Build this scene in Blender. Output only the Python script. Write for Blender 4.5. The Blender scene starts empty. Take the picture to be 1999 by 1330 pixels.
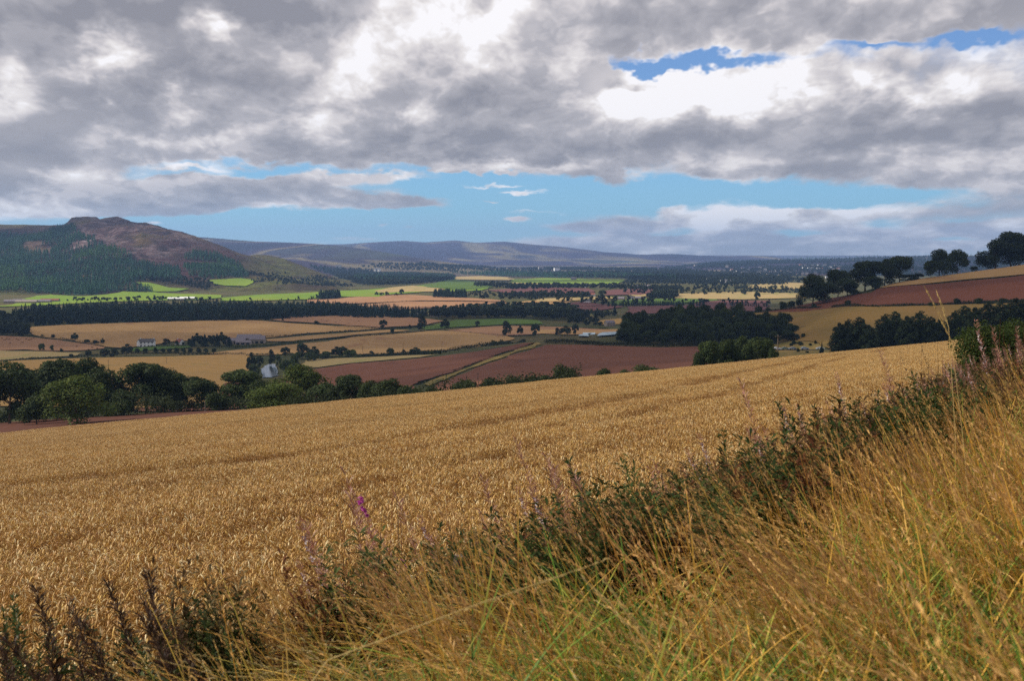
import bpy, math, random
import numpy as np
from mathutils import Vector
from mathutils.geometry import delaunay_2d_cdt
sc = bpy.context.scene
COL = sc.collection
R = math.radians
rng = np.random.default_rng(7)
random.seed(7)

# ------------------------------------------------------------------ camera
F = 2221.0                       # focal length in pixels of the 1999 px wide photograph
PITCH = math.atan(170 / F)
cam = bpy.data.cameras.new('camera'); cam.lens = 40; cam.sensor_width = 36
cam.clip_start = 0.1; cam.clip_end = 90000
cam.dof.use_dof = True; cam.dof.focus_distance = 45; cam.dof.aperture_fstop = 5.0
camo = bpy.data.objects.new('camera', cam); COL.objects.link(camo)
camo.location = (0, 0, 0); camo.rotation_euler = (math.pi / 2 - PITCH, 0, 0)
sc.camera = camo
sc.view_settings.view_transform = 'Standard'; sc.view_settings.look = 'None'
sc.view_settings.exposure = 0.42; sc.view_settings.gamma = 1.0

# ------------------------------------------------------------------ sun
SUN_AZ, SUN_EL = R(-78), R(36)       # azimuth measured from +Y (view direction), negative = left
sd = Vector((math.sin(SUN_AZ) * math.cos(SUN_EL), math.cos(SUN_AZ) * math.cos(SUN_EL), math.sin(SUN_EL)))
sun = bpy.data.lights.new('sun', 'SUN'); sun.energy = 4.3; sun.angle = R(0.5); sun.color = (1.0, 0.93, 0.82)
suno = bpy.data.objects.new('sun', sun); COL.objects.link(suno)
suno.rotation_euler = sd.to_track_quat('Z', 'Y').to_euler()

# ------------------------------------------------------------------ node helper
class NT:
    def __init__(s, tree): s.t = tree; s.N = tree.nodes; s.L = tree.links
    def put(s, sock, v):
        if isinstance(v, bpy.types.NodeSocket): s.L.new(v, sock)
        else: sock.default_value = v
    def m(s, op, a, b=0.0, c=0.0, clamp=False):
        n = s.N.new('ShaderNodeMath'); n.operation = op; n.use_clamp = clamp
        s.put(n.inputs[0], a); s.put(n.inputs[1], b); s.put(n.inputs[2], c); return n.outputs[0]
    def v(s, op, a, b=None, c=None, out='Vector'):
        n = s.N.new('ShaderNodeVectorMath'); n.operation = op
        s.put(n.inputs[0], a)
        if b is not None: s.put(n.inputs[1], b)
        if c is not None: s.put(n.inputs[2], c)
        return n.outputs[out]
    def noise(s, vec, scale, detail=3, rough=0.5, dist=0.0, out='Fac', lac=2.0):
        n = s.N.new('ShaderNodeTexNoise'); s.put(n.inputs['Vector'], vec)
        n.inputs['Scale'].default_value = scale; n.inputs['Detail'].default_value = detail
        n.inputs['Roughness'].default_value = rough; n.inputs['Distortion'].default_value = dist
        n.inputs['Lacunarity'].default_value = lac
        return n.outputs[out]
    def ramp(s, f, stops, interp='LINEAR'):
        n = s.N.new('ShaderNodeValToRGB'); s.put(n.inputs[0], f); cr = n.color_ramp; cr.interpolation = interp
        while len(cr.elements) < len(stops): cr.elements.new(0.5)
        for e, (p, c) in zip(cr.elements, stops): e.position = p; e.color = (*c, 1)
        return n.outputs[0]
    def ss(s, x, a, b):
        n = s.N.new('ShaderNodeMapRange'); n.interpolation_type = 'SMOOTHSTEP'
        s.put(n.inputs[0], x); n.inputs[1].default_value = a; n.inputs[2].default_value = b; return n.outputs[0]
    def mix(s, f, a, b, mode='MIX'):
        n = s.N.new('ShaderNodeMix'); n.data_type = 'RGBA'; n.blend_type = mode
        s.put(n.inputs[0], f)
        for k, q in ((6, a), (7, b)):
            if isinstance(q, bpy.types.NodeSocket): s.L.new(q, n.inputs[k])
            else: n.inputs[k].default_value = (*q, 1) if len(q) == 3 else q
        return n.outputs[2]
    def xyz(s, v): n = s.N.new('ShaderNodeSeparateXYZ'); s.L.new(v, n.inputs[0]); return n.outputs
    def comb(s, x, y, z=0.0):
        n = s.N.new('ShaderNodeCombineXYZ'); s.put(n.inputs[0], x); s.put(n.inputs[1], y); s.put(n.inputs[2], z); return n.outputs[0]

# ------------------------------------------------------------------ sky: blue Nishita sky with procedural cloud deck
world = bpy.data.worlds.new('World'); sc.world = world; world.use_nodes = True
W = NT(world.node_tree); W.N.clear()
geo = W.N.new('ShaderNodeTexCoord').outputs['Generated']
X, Y, Z = W.xyz(geo)
Zc = W.m('MAXIMUM', Z, 0.0)
Yc = W.m('MAXIMUM', Y, 0.06)
uu = W.m('DIVIDE', X, Yc); ww = W.m('DIVIDE', Z, Yc)
r_ = W.m('ADD', Zc, 0.105)
P = W.comb(W.m('MULTIPLY', W.m('DIVIDE', X, W.m('POWER', r_, 0.14)), 2.9), W.m('MULTIPLY', W.m('LOGARITHM', r_, 2.71828), -1.3), W.m('MULTIPLY', Y, 1.5))
nz = W.noise(P, 1.6, 7, 0.50, 0.1)
P2 = W.v('ADD', P, (-0.10, -0.13, 0.03))
nz2 = W.noise(P2, 1.6, 7, 0.50, 0.1)
warp = W.noise(P, 2.4, 5, 0.62, 0.0, 'Color')
warp = W.v('MULTIPLY', W.v('SUBTRACT', warp, (0.5, 0.5, 0.5)), (0.21, 0.15, 0))
uv = W.v('ADD', W.comb(uu, ww, 0.0), W.v('MULTIPLY', warp, W.comb(W.m('MULTIPLY_ADD', Zc, 3.6, 0.15), W.m('MULTIPLY_ADD', Zc, 4.2, 0.08), 0)))
def blobs(lst):
    acc = None
    for (px, py, rx, ry, a) in lst:
        u, w = (px - 999.5) / F, (495 - py) / F
        sx, sy = F / rx, F / ry
        d = W.v('MULTIPLY_ADD', uv, (sx, sy, 0), (-u * sx, -w * sy, 0))
        q = W.v('DOT_PRODUCT', d, d, out='Value')
        e = W.m('POWER', 0.42, q)
        acc = W.m('MULTIPLY', e, a) if acc is None else W.m('MULTIPLY_ADD', e, a, acc)
    return acc
HOLES = [  # where the blue shows
    (1000, 400, 330, 62, 1.0), (690, 445, 420, 30, .9), (1440, 384, 300, 26, .9), (360, 440, 170, 16, .6),
    (470, 332, 260, 15, 1.1), (540, 440, 330, 22, .9), (960, 345, 260, 30, .6), (1300, 325, 60, 30, .7), (1390, 116, 200, 19, 1.25), (1690, 92, 70, 12, .9), (1880, 88, 90, 13, 1.1), (1240, 130, 90, 12, .8), (1760, 388, 170, 12, .7), (1350, 400, 300, 24, .6), (980, 450, 200, 20, .5),
    (615, -4, 40, 8, .5), (1900, 425, 90, 8, .5), (1130, 385, 160, 24, .6), (260, 425, 120, 8, .5), (1300, 425, 130, 20, .5), (1790, 445, 90, 6, .4), (330, 345, 200, 8, .4), (1650, 462, 330, 30, .42), (1990, 420, 120, 14, .4), (200, 436, 200, 12, .5), (1310, 452, 45, 8, .8), (1550, 452, 60, 8, .8), (1720, 436, 60, 9, .8), (1860, 462, 60, 7, .8), (1440, 476, 60, 6, .6)]
CLOUDLETS = [
    (400, 385, 120, 26, 1.0), (560, 380, 130, 20, .9), (650, 372, 90, 16, .6), (800, 400, 100, 16, 1.25), (720, 392, 90, 14, .9), (140, 368, 130, 34, .8), (440, 415, 40, 10, .6), (1170, 320, 95, 20, 1.25), (1225, 437, 90, 20, 1.2), (1120, 445, 60, 8, .7), (1020, 431, 26, 6, 1.4), (1480, 425, 170, 16, .9),
    (1700, 456, 420, 30, .45), (1400, 420, 75, 20, .6), (1500, 424, 60, 16, .6), (1640, 420, 50, 17, .6), (1800, 450, 100, 14, .5), (1950, 437, 70, 20, .7), (1600, 474, 260, 12, .5), (1280, 478, 120, 12, .5), (690, 468, 60, 7, .7), (745, 440, 18, 5, 1.0), (800, 447, 26, 5, 1.0), (930, 321, 150, 6, 1.1), (1040, 313, 70, 6, .9), (700, 341, 130, 7, 1.0), (560, 350, 60, 5, .9), (960, 355, 70, 5, 1.0), (1010, 371, 48, 5, 1.2), (1040, 414, 60, 5, .7), (380, 334, 60, 6, .8), (305, 431, 26, 3, .9), (960, 389, 22, 3, .8), (1310, 408, 26, 9, .8),
    (1350, 175, 160, 34, 1.0), (1540, 130, 60, 24, .8), (1000, 60, 260, 120, .8), (1500, 30, 500, 50, .7), (300, 150, 500, 150, 1.2), (1600, 280, 420, 60, 1.2), (900, 240, 400, 50, 1.2), (1480, 340, 150, 12, .7), (120, 415, 120, 10, .6), (1280, 485, 300, 14, .5)]
BRIGHT = [ # bright gaps and sunlit tops (+) and dark bases (-)
    (235, 95, 70, 34, .95), (415, 95, 45, 32, .95), (155, 125, 70, 24, .7), (560, 105, 90, 28, .45), (8, 165, 50, 55, .6), (700, 20, 90, 45, .8), (860, 70, 150, 75, .5),
    (325, 208, 36, 20, .65), (200, 198, 16, 16, .6), (410, 275, 90, 24, .6), (610, 230, 30, 20, .7), (650, 268, 60, 18, .55), (810, 225, 90, 22, .5), (150, 270, 50, 18, .4), (640, 170, 70, 26, .4), (730, 130, 90, 40, .4), (930, 20, 130, 40, .4),
    (1330, 165, 170, 50, 1.05), (1560, 135, 70, 48, 1.0), (1420, 190, 130, 40, .7), (1710, 183, 60, 22, .8), (1860, 185, 80, 24, .5), (1940, 110, 60, 22, .55), (1820, 110, 90, 25, .35), (1230, 220, 70, 30, .5), (1500, 318, 150, 12, .35), (1740, 290, 60, 12, .4),
    (1060, 110, 70, 60, .2), (1850, 300, 100, 16, .25), (1400, 413, 80, 18, 1.2), (1490, 415, 60, 15, 1.2), (1370, 440, 50, 12, .9), (1640, 417, 45, 14, .9), (1560, 436, 70, 9, .6), (1200, 470, 60, 8, .5), (1820, 450, 60, 8, .5), (1650, 470, 70, 7, .4), (1900, 470, 80, 7, .4), (1450, 470, 60, 6, .4), (1640, 413, 30, 14, .5), (1980, 435, 40, 14, .8), (1280, 483, 50, 12, .6), (1560, 440, 60, 10, .35), (1740, 420, 40, 10, .3),
    (540, 405, 30, 9, .7), (620, 400, 60, 8, .4), (1000, 321, 170, 9, .8), (700, 342, 150, 10, .75), (1000, 370, 60, 7, .8), (960, 352, 80, 7, .7), (60, 415, 110, 14, .5), (370, 333, 70, 8, .6), (310, 431, 30, 4, .8), (1060, 412, 60, 6, .5), (770, 396, 20, 8, .3), (100, 330, 90, 12, .3),
    (180, 50, 300, 62, -.62), (560, 48, 140, 48, -.6), (60, 105, 80, 40, -.4), (430, 165, 140, 26, -.42), (250, 185, 130, 30, -.2), (480, 232, 170, 26, -.42), (110, 275, 150, 26, -.4), (520, 296, 280, 22, -.42), (900, 285, 180, 24, -.35),
    (1090, 215, 110, 38, -.5), (940, 190, 60, 50, -.35), (1130, 60, 110, 70, -.25), (1330, 285, 330, 34, -.5), (1700, 245, 260, 40, -.42), (1940, 260, 120, 50, -.42), (1250, 162, 45, 14, -.75), (1180, 320, 110, 26, -.3), (1500, 345, 330, 20, -.2),
    (1700, 25, 300, 40, -.12), (170, 370, 160, 30, -.25), (440, 392, 170, 28, -.25), (800, 405, 130, 24, -.3), (1215, 437, 110, 24, -.35), (1850, 385, 160, 20, -.25), (1560, 470, 300, 18, -.05), (840, 165, 80, 26, -.1)]
def puff(vec, sc_):
    n = W.N.new('ShaderNodeTexVoronoi'); n.feature = 'F1'; W.L.new(vec, n.inputs['Vector']); n.inputs['Scale'].default_value = sc_; n.inputs['Detail'].default_value = 3.0
    n.inputs['Roughness'].default_value = 0.55; n.inputs['Lacunarity'].default_value = 2.3; n.inputs['Randomness'].default_value = 1.0; n.normalize = True; return n.outputs['Distance']
Pw = W.v('ADD', P, W.v('MULTIPLY', W.noise(P, 3.0, 4, 0.6, 0.0, 'Color'), (0.22, 0.16, 0.0)))
f1 = puff(Pw, 4.0); f2 = puff(W.v('ADD', Pw, (-0.035, -0.065, 0)), 4.0)
cov = W.m('ADD', W.m('SUBTRACT', 0.80, W.m('MINIMUM', blobs(HOLES), 1.2)), blobs(CLOUDLETS))
cov = W.m('ADD', cov, W.m('ADD', W.m('MULTIPLY', W.m('SUBTRACT', nz, 0.5), 1.5), W.m('MULTIPLY', W.m('SUBTRACT', 0.30, f1), 1.3)))
alpha = W.ss(cov, 0.12, 0.86)
relief = W.m('ADD', W.m('MULTIPLY', W.m('SUBTRACT', nz, nz2), 2.1), W.m('MULTIPLY', W.m('SUBTRACT', f2, f1), 2.1))
relief = W.m('MINIMUM', W.m('MAXIMUM', relief, -0.28), 0.34)
br = W.m('ADD', W.m('MULTIPLY', blobs(BRIGHT), 0.70), W.m('MULTIPLY', W.m('SUBTRACT', nz, 0.53), -0.7))
thin = W.m('MULTIPLY', W.ss(cov, 1.0, 0.35), 0.20)      # thin cloud lets more light through
br = W.m('ADD', W.m('ADD', br, relief), W.m('ADD', thin, 0.47))
cloud = W.ramp(br, [(0.0, (.225, .222, .246)), (0.2, (.28, .273, .294)), (0.45, (.365, .352, .370)), (0.65, (.51, .48, .485)), (0.85, (.67, .635, .622)), (1.0, (.80, .78, .79))])
# towards the horizon the air turns every cloud bluish
hz = W.ss(Zc, 0.075, 0.0)
cloud = W.mix(W.m('MULTIPLY', hz, 0.16), cloud, (.32, .43, .52))
sky = W.N.new('ShaderNodeTexSky'); sky.sky_type = 'NISHITA'; sky.sun_disc = False
sky.sun_elevation = SUN_EL; sky.sun_rotation = -SUN_AZ if False else SUN_AZ; sky.air_density = 1.3; sky.dust_density = 0.6; sky.ozone_density = 2.0; sky.altitude = 100
bs = W.v('MULTIPLY', sky.outputs[0], (0.06, 0.075, 0.085))
zen = W.ramp(W.m('MULTIPLY', Zc, 4.0), [(0.0, (.30, .49, .57)), (0.15, (.22, .46, .62)), (0.35, (.18, .40, .66)), (0.6, (.14, .28, .55)), (0.9, (.12, .22, .48))])
bs = W.mix(0.9, bs, zen)
full = W.mix(W.m('MULTIPLY', alpha, 0.97), bs, cloud)
gnd = W.mix(W.ss(Z, -0.02, 0.0), (.10, .09, .07), full)
bg = W.N.new('ShaderNodeBackground'); W.L.new(gnd, bg.inputs[0]); bg.inputs[1].default_value = 1.0
wo = W.N.new('ShaderNodeOutputWorld'); W.L.new(bg.outputs[0], wo.inputs[0])
world.cycles.sampling_method = 'MANUAL'; world.cycles.sample_map_resolution = 512
sc.cycles.max_bounces = 5; sc.cycles.diffuse_bounces = 2; sc.cycles.glossy_bounces = 2
sc.cycles.transmission_bounces = 3; sc.cycles.transparent_max_bounces = 12; sc.cycles.volume_bounces = 0
sc.cycles.use_adaptive_sampling = False
sc.cycles.use_denoising = False

# ------------------------------------------------------------------ projection helpers (photo pixel -> real place on the terrain)
def ray(px, py):
    """x/y and z/y of the view ray through photo pixel (px, py)"""
    t = (np.asarray(py, float) - 665.0) / F
    cy = math.cos(PITCH) - t * math.sin(PITCH)
    return (np.asarray(px, float) - 999.5) / F / cy, (-math.sin(PITCH) - t * math.cos(PITCH)) / cy
def zpix(px, py, y): return ray(px, py)[1] * y

# ------------------------------------------------------------------ value noise
def _h(ix, iy, s):
    n = (ix * 374761393 + iy * 668265263 + s * 1442695041) & 0x7fffffff
    n = ((n ^ (n >> 13)) * 1274126177) & 0x7fffffff
    return ((n ^ (n >> 16)) & 0xffff) / 65535.0
def vnoise(x, y, s=0):
    x = np.asarray(x, float); y = np.asarray(y, float)
    ix = np.floor(x).astype(np.int64); iy = np.floor(y).astype(np.int64); fx = x - ix; fy = y - iy
    fx = fx * fx * fx * (fx * (fx * 6 - 15) + 10); fy = fy * fy * fy * (fy * (fy * 6 - 15) + 10)
    a = _h(ix, iy, s); b = _h(ix + 1, iy, s); c = _h(ix, iy + 1, s); d = _h(ix + 1, iy + 1, s)
    return (a * (1 - fx) + b * fx) * (1 - fy) + (c * (1 - fx) + d * fx) * fy
def fbm(x, y, oct=4, s=0, g=0.5):
    v = 0; a = 1; t = 0
    for k in range(oct):
        v = v + a * vnoise(x * 2 ** k, y * 2 ** k, s + k * 17); t += a; a *= g
    return v / t - 0.5

# ------------------------------------------------------------------ terrain
SX, SY, A0 = 0.096, 0.105, 2.6
YB = [-60, 0, 5.5, 7.4, 8.6, 12.7, 22, 54, 130, 260]; XB = [-60, -14, -8, -3.4, -1.6, .9, 7.3, 22.5, 55, 110]
def xb(y): return np.interp(y, YB, XB)     # edge between the wheat and the verge
def plane(x, y): return -(A0 + SY * y - SX * x)
# knots behind the crest of the wheat field: px column -> [(y, z) or (y, 'p', pixel y)]
H0 = -85.0
def ZZ(px, lst):
    out = []
    for k in lst: out.append((k[0], float(zpix(px, k[2], k[0])) if len(k) == 3 else k[1]))
    return out
p_ = 'p'
KN = {
    -1200: (160, [(300, -52), (700, -82), (1000, -85)]),
    0: (170, [(235, p_, 829), (262, p_, 822), (420, -62), (650, -80), (850, -85)]),
    250: (170, [(225, p_, 816), (245, p_, 809), (400, -60), (600, -80), (800, -85)]),
    500: (172, [(222, p_, 800), (400, -55), (620, -80), (780, -87), (860, -87), (930, -85)]),
    750: (175, [(215, -31.5), (350, -50), (500, p_, 752), (700, p_, 718), (900, p_, 690), (1000, -85)]),
    1000: (180, [(215, -28.0), (300, -40), (420, p_, 748), (600, p_, 706), (820, p_, 671), (900, -72), (1020, -85)]),
    1250: (187, [(225, -27.5), (320, -41), (440, p_, 728), (600, p_, 697), (720, p_, 675), (850, p_, 640), (940, -66), (1150, -85)]),
    1380: (191, [(230, -26), (320, -38), (440, p_, 716), (600, p_, 692), (700, p_, 676), (760, p_, 655), (840, p_, 625), (900, -50), (1150, -84)]),
    1500: (195, [(235, -25), (330, -38), (500, -50), (640, p_, 686), (690, p_, 680), (740, p_, 655), (800, p_, 628), (850, p_, 606), (920, -52), (1200, -84)]),
    1620: (197, [(240, -24), (330, -36), (480, -46), (600, p_, 684), (650, p_, 672), (720, p_, 634), (760, p_, 606), (850, p_, 590), (900, p_, 580), (960, -42), (1300, -84)]),
    1750: (200, [(240, -22), (330, -34), (470, -43), (560, p_, 672), (640, p_, 640), (720, p_, 603), (820, p_, 563), (870, p_, 546), (950, -36), (1350, -84)]),
    2000: (205, [(240, -17), (330, -28), (450, -38), (540, p_, 672), (620, p_, 635), (700, p_, 590), (800, p_, 538), (880, p_, 513), (980, -25), (1450, -84)]),
    2400: (205, [(240, -10), (330, -18), (450, -28), (540, -32), (620, -28), (700, -12), (800, 6), (880, 18), (980, 10), (1500, -80)]),
    3400: (205, [(240, 8), (330, 6), (450, 2), (540, 2), (700, 12), (880, 24), (1100, 10), (1700, -70)]),
}
LY = np.linspace(math.log(20), math.log(40000), 1100); YY = np.exp(LY)
PXC = np.arange(-1200, 3401, 8.0)
def smooth1(a, k):
    w = np.hanning(2 * k + 3)[1:-1]; w /= w.sum()
    return np.convolve(np.pad(a, k, mode='edge'), w, 'valid')
cols = sorted(KN); prof = []
for c in cols:
    De, L = KN[c]; u = (c - 999.5) / F
    yk = list(np.linspace(20, De, 12)); zk = [plane(u * y, y) for y in yk]
    for (y, z) in ZZ(c, L): yk.append(y); zk.append(z)
    last = yk[-1]
    for y in (2500, 6000, 12000, 40000):
        if y > last: yk.append(y); zk.append(H0 if y < 3000 else H0 - (y - 2500) * 0.0008)
    prof.append(smooth1(np.interp(YY, yk, zk), 7))
prof = np.array(prof)
T = np.empty((len(PXC), len(YY)))
for j in range(len(YY)): T[:, j] = np.interp(PXC, cols, prof[:, j])
K = 9
w = np.hanning(2 * K + 3)[1:-1]; w /= w.sum()
Tp = np.pad(T, ((K, K), (0, 0)), mode='edge'); T = sum(w[i] * Tp[i:i + len(PXC)] for i in range(2 * K + 1))
XX = (PXC[:, None] - 999.5) / F * YY[None, :]; YYY = np.broadcast_to(YY[None, :], XX.shape)
# gentle rolls on the valley floor
roll = np.clip((YYY - 1300) / 1500, 0, 1) * (fbm(XX / 900, YYY / 1400, 3, 5) * 26 + 2)
T = T + roll
# hills: skyline pixel, ridge distance, foot distance, shape
def hill(sky, ridge, foot, zfoot, power, back=0.22, seed=1, amp=0.0, fs=400.0, crag=None):
    xs, ys = zip(*sky); sy_ = np.interp(PXC, xs, ys)
    if callable(ridge): rd = ridge(PXC)
    else: xr, yr = zip(*ridge); rd = smooth1(np.interp(PXC, xr, yr), 8)
    xf, yf = zip(*foot); fd = smooth1(np.interp(PXC, xf, yf), 8)
    zr = np.array([float(zpix(a, b, c)) for a, b, c in zip(PXC, sy_, rd)])
    s = (YY[None, :] - fd[:, None]) / (rd - fd)[:, None]
    sc_ = np.clip(s, 0, 1); g = sc_ ** power * (1 - sc_) + (1 - (1 - sc_) ** 1.25) * sc_
    z = zfoot + (zr[:, None] - zfoot) * g
    n = fbm(XX / fs, YYY / fs, 5, seed, 0.55)
    env = np.clip(s * 4, 0, 1) * np.clip((1 - s) * 3, 0, 1)
    z = z + n * amp * env
    if crag is not None: z = z + crag(s, env)
    z = np.where(s > 1, zr[:, None] - (YY[None, :] - rd[:, None]) * back, z)
    z = np.where(s < 0, -400 + 0 * z, z)
    return z
skyA = [(-1200, 470), (-300, 448), (0, 438), (60, 440), (100, 442), (128, 440), (136, 436), (142, 430), (152, 427), (180, 427), (210, 431), (235, 431), (262, 437), (300, 441), (350, 451), (385, 462), (430, 478), (470, 494), (500, 502), (520, 510), (560, 530), (600, 546), (640, 560), (680, 580), (720, 640), (800, 700), (3400, 900)]
def crag(s, env):
    m = np.exp(-((PXC[:, None] - 230 - (1 - s) * 120) / 110) ** 2) * np.clip((s - .45) * 4, 0, 1) * (s < 1)
    r = np.abs(fbm(XX / 110, YYY / 170, 4, 91)) * -2 + .4
    return m * r * 42
A = hill(skyA, [(-1200, 4400), (0, 4200), (150, 3900), (300, 3700), (500, 3300), (650, 2900), (800, 2800)], [(-1200, 2300), (0, 2150), (250, 2300), (400, 2450), (600, 2500), (800, 2600)], -90, 1.25, .28, 11, 105, 430, crag)
skyN = [(-1200, 800), (330, 700), (420, 560), (455, 512), (480, 500), (505, 496), (530, 498), (560, 506), (600, 522), (640, 537), (680, 549), (720, 558), (760, 568), (800, 600), (900, 800), (3400, 900)]
Nn = hill(skyN, [(-1200, 3600), (500, 3600), (650, 3300), (760, 3000)], [(-1200, 2600), (500, 2650), (760, 2750)], -95, 1.1, .35, 23, 30, 260)
skyB = [(-1200, 480), (350, 462), (400, 463), (450, 467), (500, 471), (560, 473), (620, 476), (680, 481), (740, 490), (800, 500), (860, 510), (920, 518), (1000, 530), (1200, 600), (3400, 900)]
B = hill(skyB, [(-1200, 9000), (400, 8200), (900, 6500), (1200, 6200)], [(-1200, 4300), (500, 4300), (800, 4800), (1200, 5300)], -95, 1.15, .2, 37, 90, 1300)
skyC = [(-1200, 470), (600, 478), (680, 476), (740, 472), (790, 470), (830, 473), (890, 469), (930, 474), (985, 472), (1040, 478), (1100, 482), (1160, 489), (1210, 497), (1250, 502), (1300, 504), (1340, 507), (1420, 508), (1500, 509), (1999, 520), (3400, 560)]
C = hill(skyC, [(-1200, 12500), (3400, 11500)], [(-1200, 6500), (700, 6800), (1400, 8200), (3400, 9000)], -95, 1.15, .1, 53, 260, 2100)
skyD = [(-1200, 900), (1150, 560), (1300, 519), (1400, 511), (1500, 509), (1600, 506), (1700, 503), (1800, 500), (1880, 499), (1960, 497), (2100, 495), (3400, 480)]
D = hill(skyD, [(-1200, 8000), (1300, 8600), (1600, 7600), (1999, 6800), (3400, 6500)], [(-1200, 5000), (1300, 4600), (1700, 3600), (3400, 3000)], -95, .95, .05, 71, 60, 900)
ID = np.zeros_like(T, dtype=int)
for k, h_ in enumerate((A, Nn, B, C, D)):
    ID = np.where(h_ > T, k + 1, ID); T = np.maximum(T, h_)
def tab(tb, x, y):
    x = np.asarray(x, float); y = np.asarray(y, float)
    yy = np.maximum(y, 21.0); px = x / yy * F + 999.5
    fi = np.clip((px - PXC[0]) / 8.0, 0, len(PXC) - 1.001); fj = np.clip((np.log(yy) - LY[0]) / (LY[1] - LY[0]), 0, len(YY) - 1.001)
    i = fi.astype(int); j = fj.astype(int); a = fi - i; b = fj - j
    return (tb[i, j] * (1 - a) + tb[i + 1, j] * a) * (1 - b) + (tb[i, j + 1] * (1 - a) + tb[i + 1, j + 1] * a) * b
def height(x, y):
    x = np.asarray(x, float); y = np.asarray(y, float)
    zp = np.clip(plane(x, np.maximum(y, -150.0)), -70, 60)
    zt = tab(T, x, y)
    px = x / np.maximum(y, 1.0) * F + 999.5
    w = np.clip((y - 100) / 40, 0, 1) ** 1.0
    w = w * np.clip((3900 - px) / 600, 0, 1) * np.clip((px + 1900) / 600, 0, 1)
    z = zt * w + zp * (1 - w)
    bank = np.clip((x - xb(y) - .2) / 4.5, 0, 1) * np.clip((70 - y) / 30, 0, 1); z = z + 0.9 * bank * bank * (3 - 2 * bank)   # the verge stands a little above the field
    z = z + fbm(x / 7, y / 7, 3, 3) * 0.25 * np.clip((np.hypot(x, y) - 4) / 30, 0, 1)
    # far outside the view everything settles on the valley floor
    out = np.clip((np.hypot(x, y) - 600) / 2500, 0, 1) * (1 - w)
    return z * (1 - out) + H0 * out

def at(px, py, y0=20.0, y1=20000.0):
    """the point of the terrain seen through photo pixel (px, py), between distances y0 and y1"""
    a, b = ray(px, py)
    ys = np.exp(np.linspace(math.log(y0), math.log(y1), 1500))
    d = b * ys - height(a * ys, ys)
    neg = np.nonzero(d <= 0)[0]
    if len(neg):
        k = neg[0]
        if k > 0:
            t = d[k - 1] / (d[k - 1] - d[k]); y = ys[k - 1] + (ys[k] - ys[k - 1]) * t
        else: y = ys[0]
    else:
        y = ys[int(np.argmin(d / ys))]
    x = a * y
    return float(x), float(y), float(height(x, y))

# ------------------------------------------------------------------ mesh helpers
def mesh_np(name, V, Fq, cols_=None, smooth=False, mat=None, midx=None):
    me = bpy.data.meshes.new(name); V = np.asarray(V, np.float32); Fq = np.asarray(Fq, np.int32)
    n = Fq.shape[1]
    me.vertices.add(len(V)); me.vertices.foreach_set('co', V.ravel())
    me.loops.add(Fq.size); me.loops.foreach_set('vertex_index', Fq.ravel())
    me.polygons.add(len(Fq)); me.polygons.foreach_set('loop_start', np.arange(0, Fq.size, n, dtype=np.int32)); me.polygons.foreach_set('loop_total', np.full(len(Fq), n, np.int32))
    if cols_ is not None:
        a = me.color_attributes.new('Col', 'FLOAT_COLOR', 'POINT')
        c = np.ones((len(V), 4), np.float32); c[:, :3] = cols_; a.data.foreach_set('color', c.ravel())
    if mat is not None:
        for q in (mat if isinstance(mat, list) else [mat]): me.materials.append(q)
    if midx is not None: me.polygons.foreach_set('material_index', np.asarray(midx, np.int32))
    me.update(calc_edges=True)
    if smooth: me.polygons.foreach_set('use_smooth', np.ones(len(Fq), bool))
    return me
def link(name, me, loc=(0, 0, 0), rz=0, s=(1, 1, 1), parent=None):
    o = bpy.data.objects.new(name, me); COL.objects.link(o); o.location = loc; o.rotation_euler = (0, 0, rz); o.scale = s
    if parent: o.parent = parent
    return o
def tag(o, label=None, cat=None, group=None, kind=None):
    if label: o['label'] = label
    if cat: o['category'] = cat
    if group: o['group'] = group
    if kind: o['kind'] = kind
    return o
class MB:
    def __init__(s): s.V = []; s.F = []; s.M = []
    def box(s, x0, x1, y0, y1, z0, z1, m=0):
        b = len(s.V); s.V += [(x0, y0, z0), (x1, y0, z0), (x1, y1, z0), (x0, y1, z0), (x0, y0, z1), (x1, y0, z1), (x1, y1, z1), (x0, y1, z1)]
        for f in ((0, 3, 2, 1), (4, 5, 6, 7), (0, 1, 5, 4), (1, 2, 6, 5), (2, 3, 7, 6), (3, 0, 4, 7)): s.F.append([b + i for i in f]); s.M.append(m)
    def poly(s, pts, m=0): b = len(s.V); s.V += list(pts); s.F.append(list(range(b, b + len(pts)))); s.M.append(m)
    def tube(s, pts, rads, n=6, m=0, cap=True):
        b = len(s.V); P_ = [Vector(p) for p in pts]
        for i, p in enumerate(P_):
            d = (P_[min(i + 1, len(P_) - 1)] - P_[max(i - 1, 0)]).normalized()
            a = d.cross(Vector((0.3, 1, 0.2))).normalized(); c = d.cross(a)
            for k in range(n):
                t = 2 * math.pi * k / n; q = p + (a * math.cos(t) + c * math.sin(t)) * rads[i]; s.V.append(tuple(q))
        for i in range(len(P_) - 1):
            for k in range(n): s.F.append([b + i * n + k, b + i * n + (k + 1) % n, b + (i + 1) * n + (k + 1) % n, b + (i + 1) * n + k]); s.M.append(m)
        if cap: s.F.append([b + (len(P_) - 1) * n + k for k in range(n)]); s.M.append(m); s.F.append([b + k for k in range(n)][::-1]); s.M.append(m)
    def build(s, name, mat):
        me = bpy.data.meshes.new(name); me.from_pydata(s.V, [], s.F)
        for q in (mat if isinstance(mat, list) else [mat]): me.materials.append(q)
        for p, m in zip(me.polygons, s.M): p.material_index = m
        me.update(); return me

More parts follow.
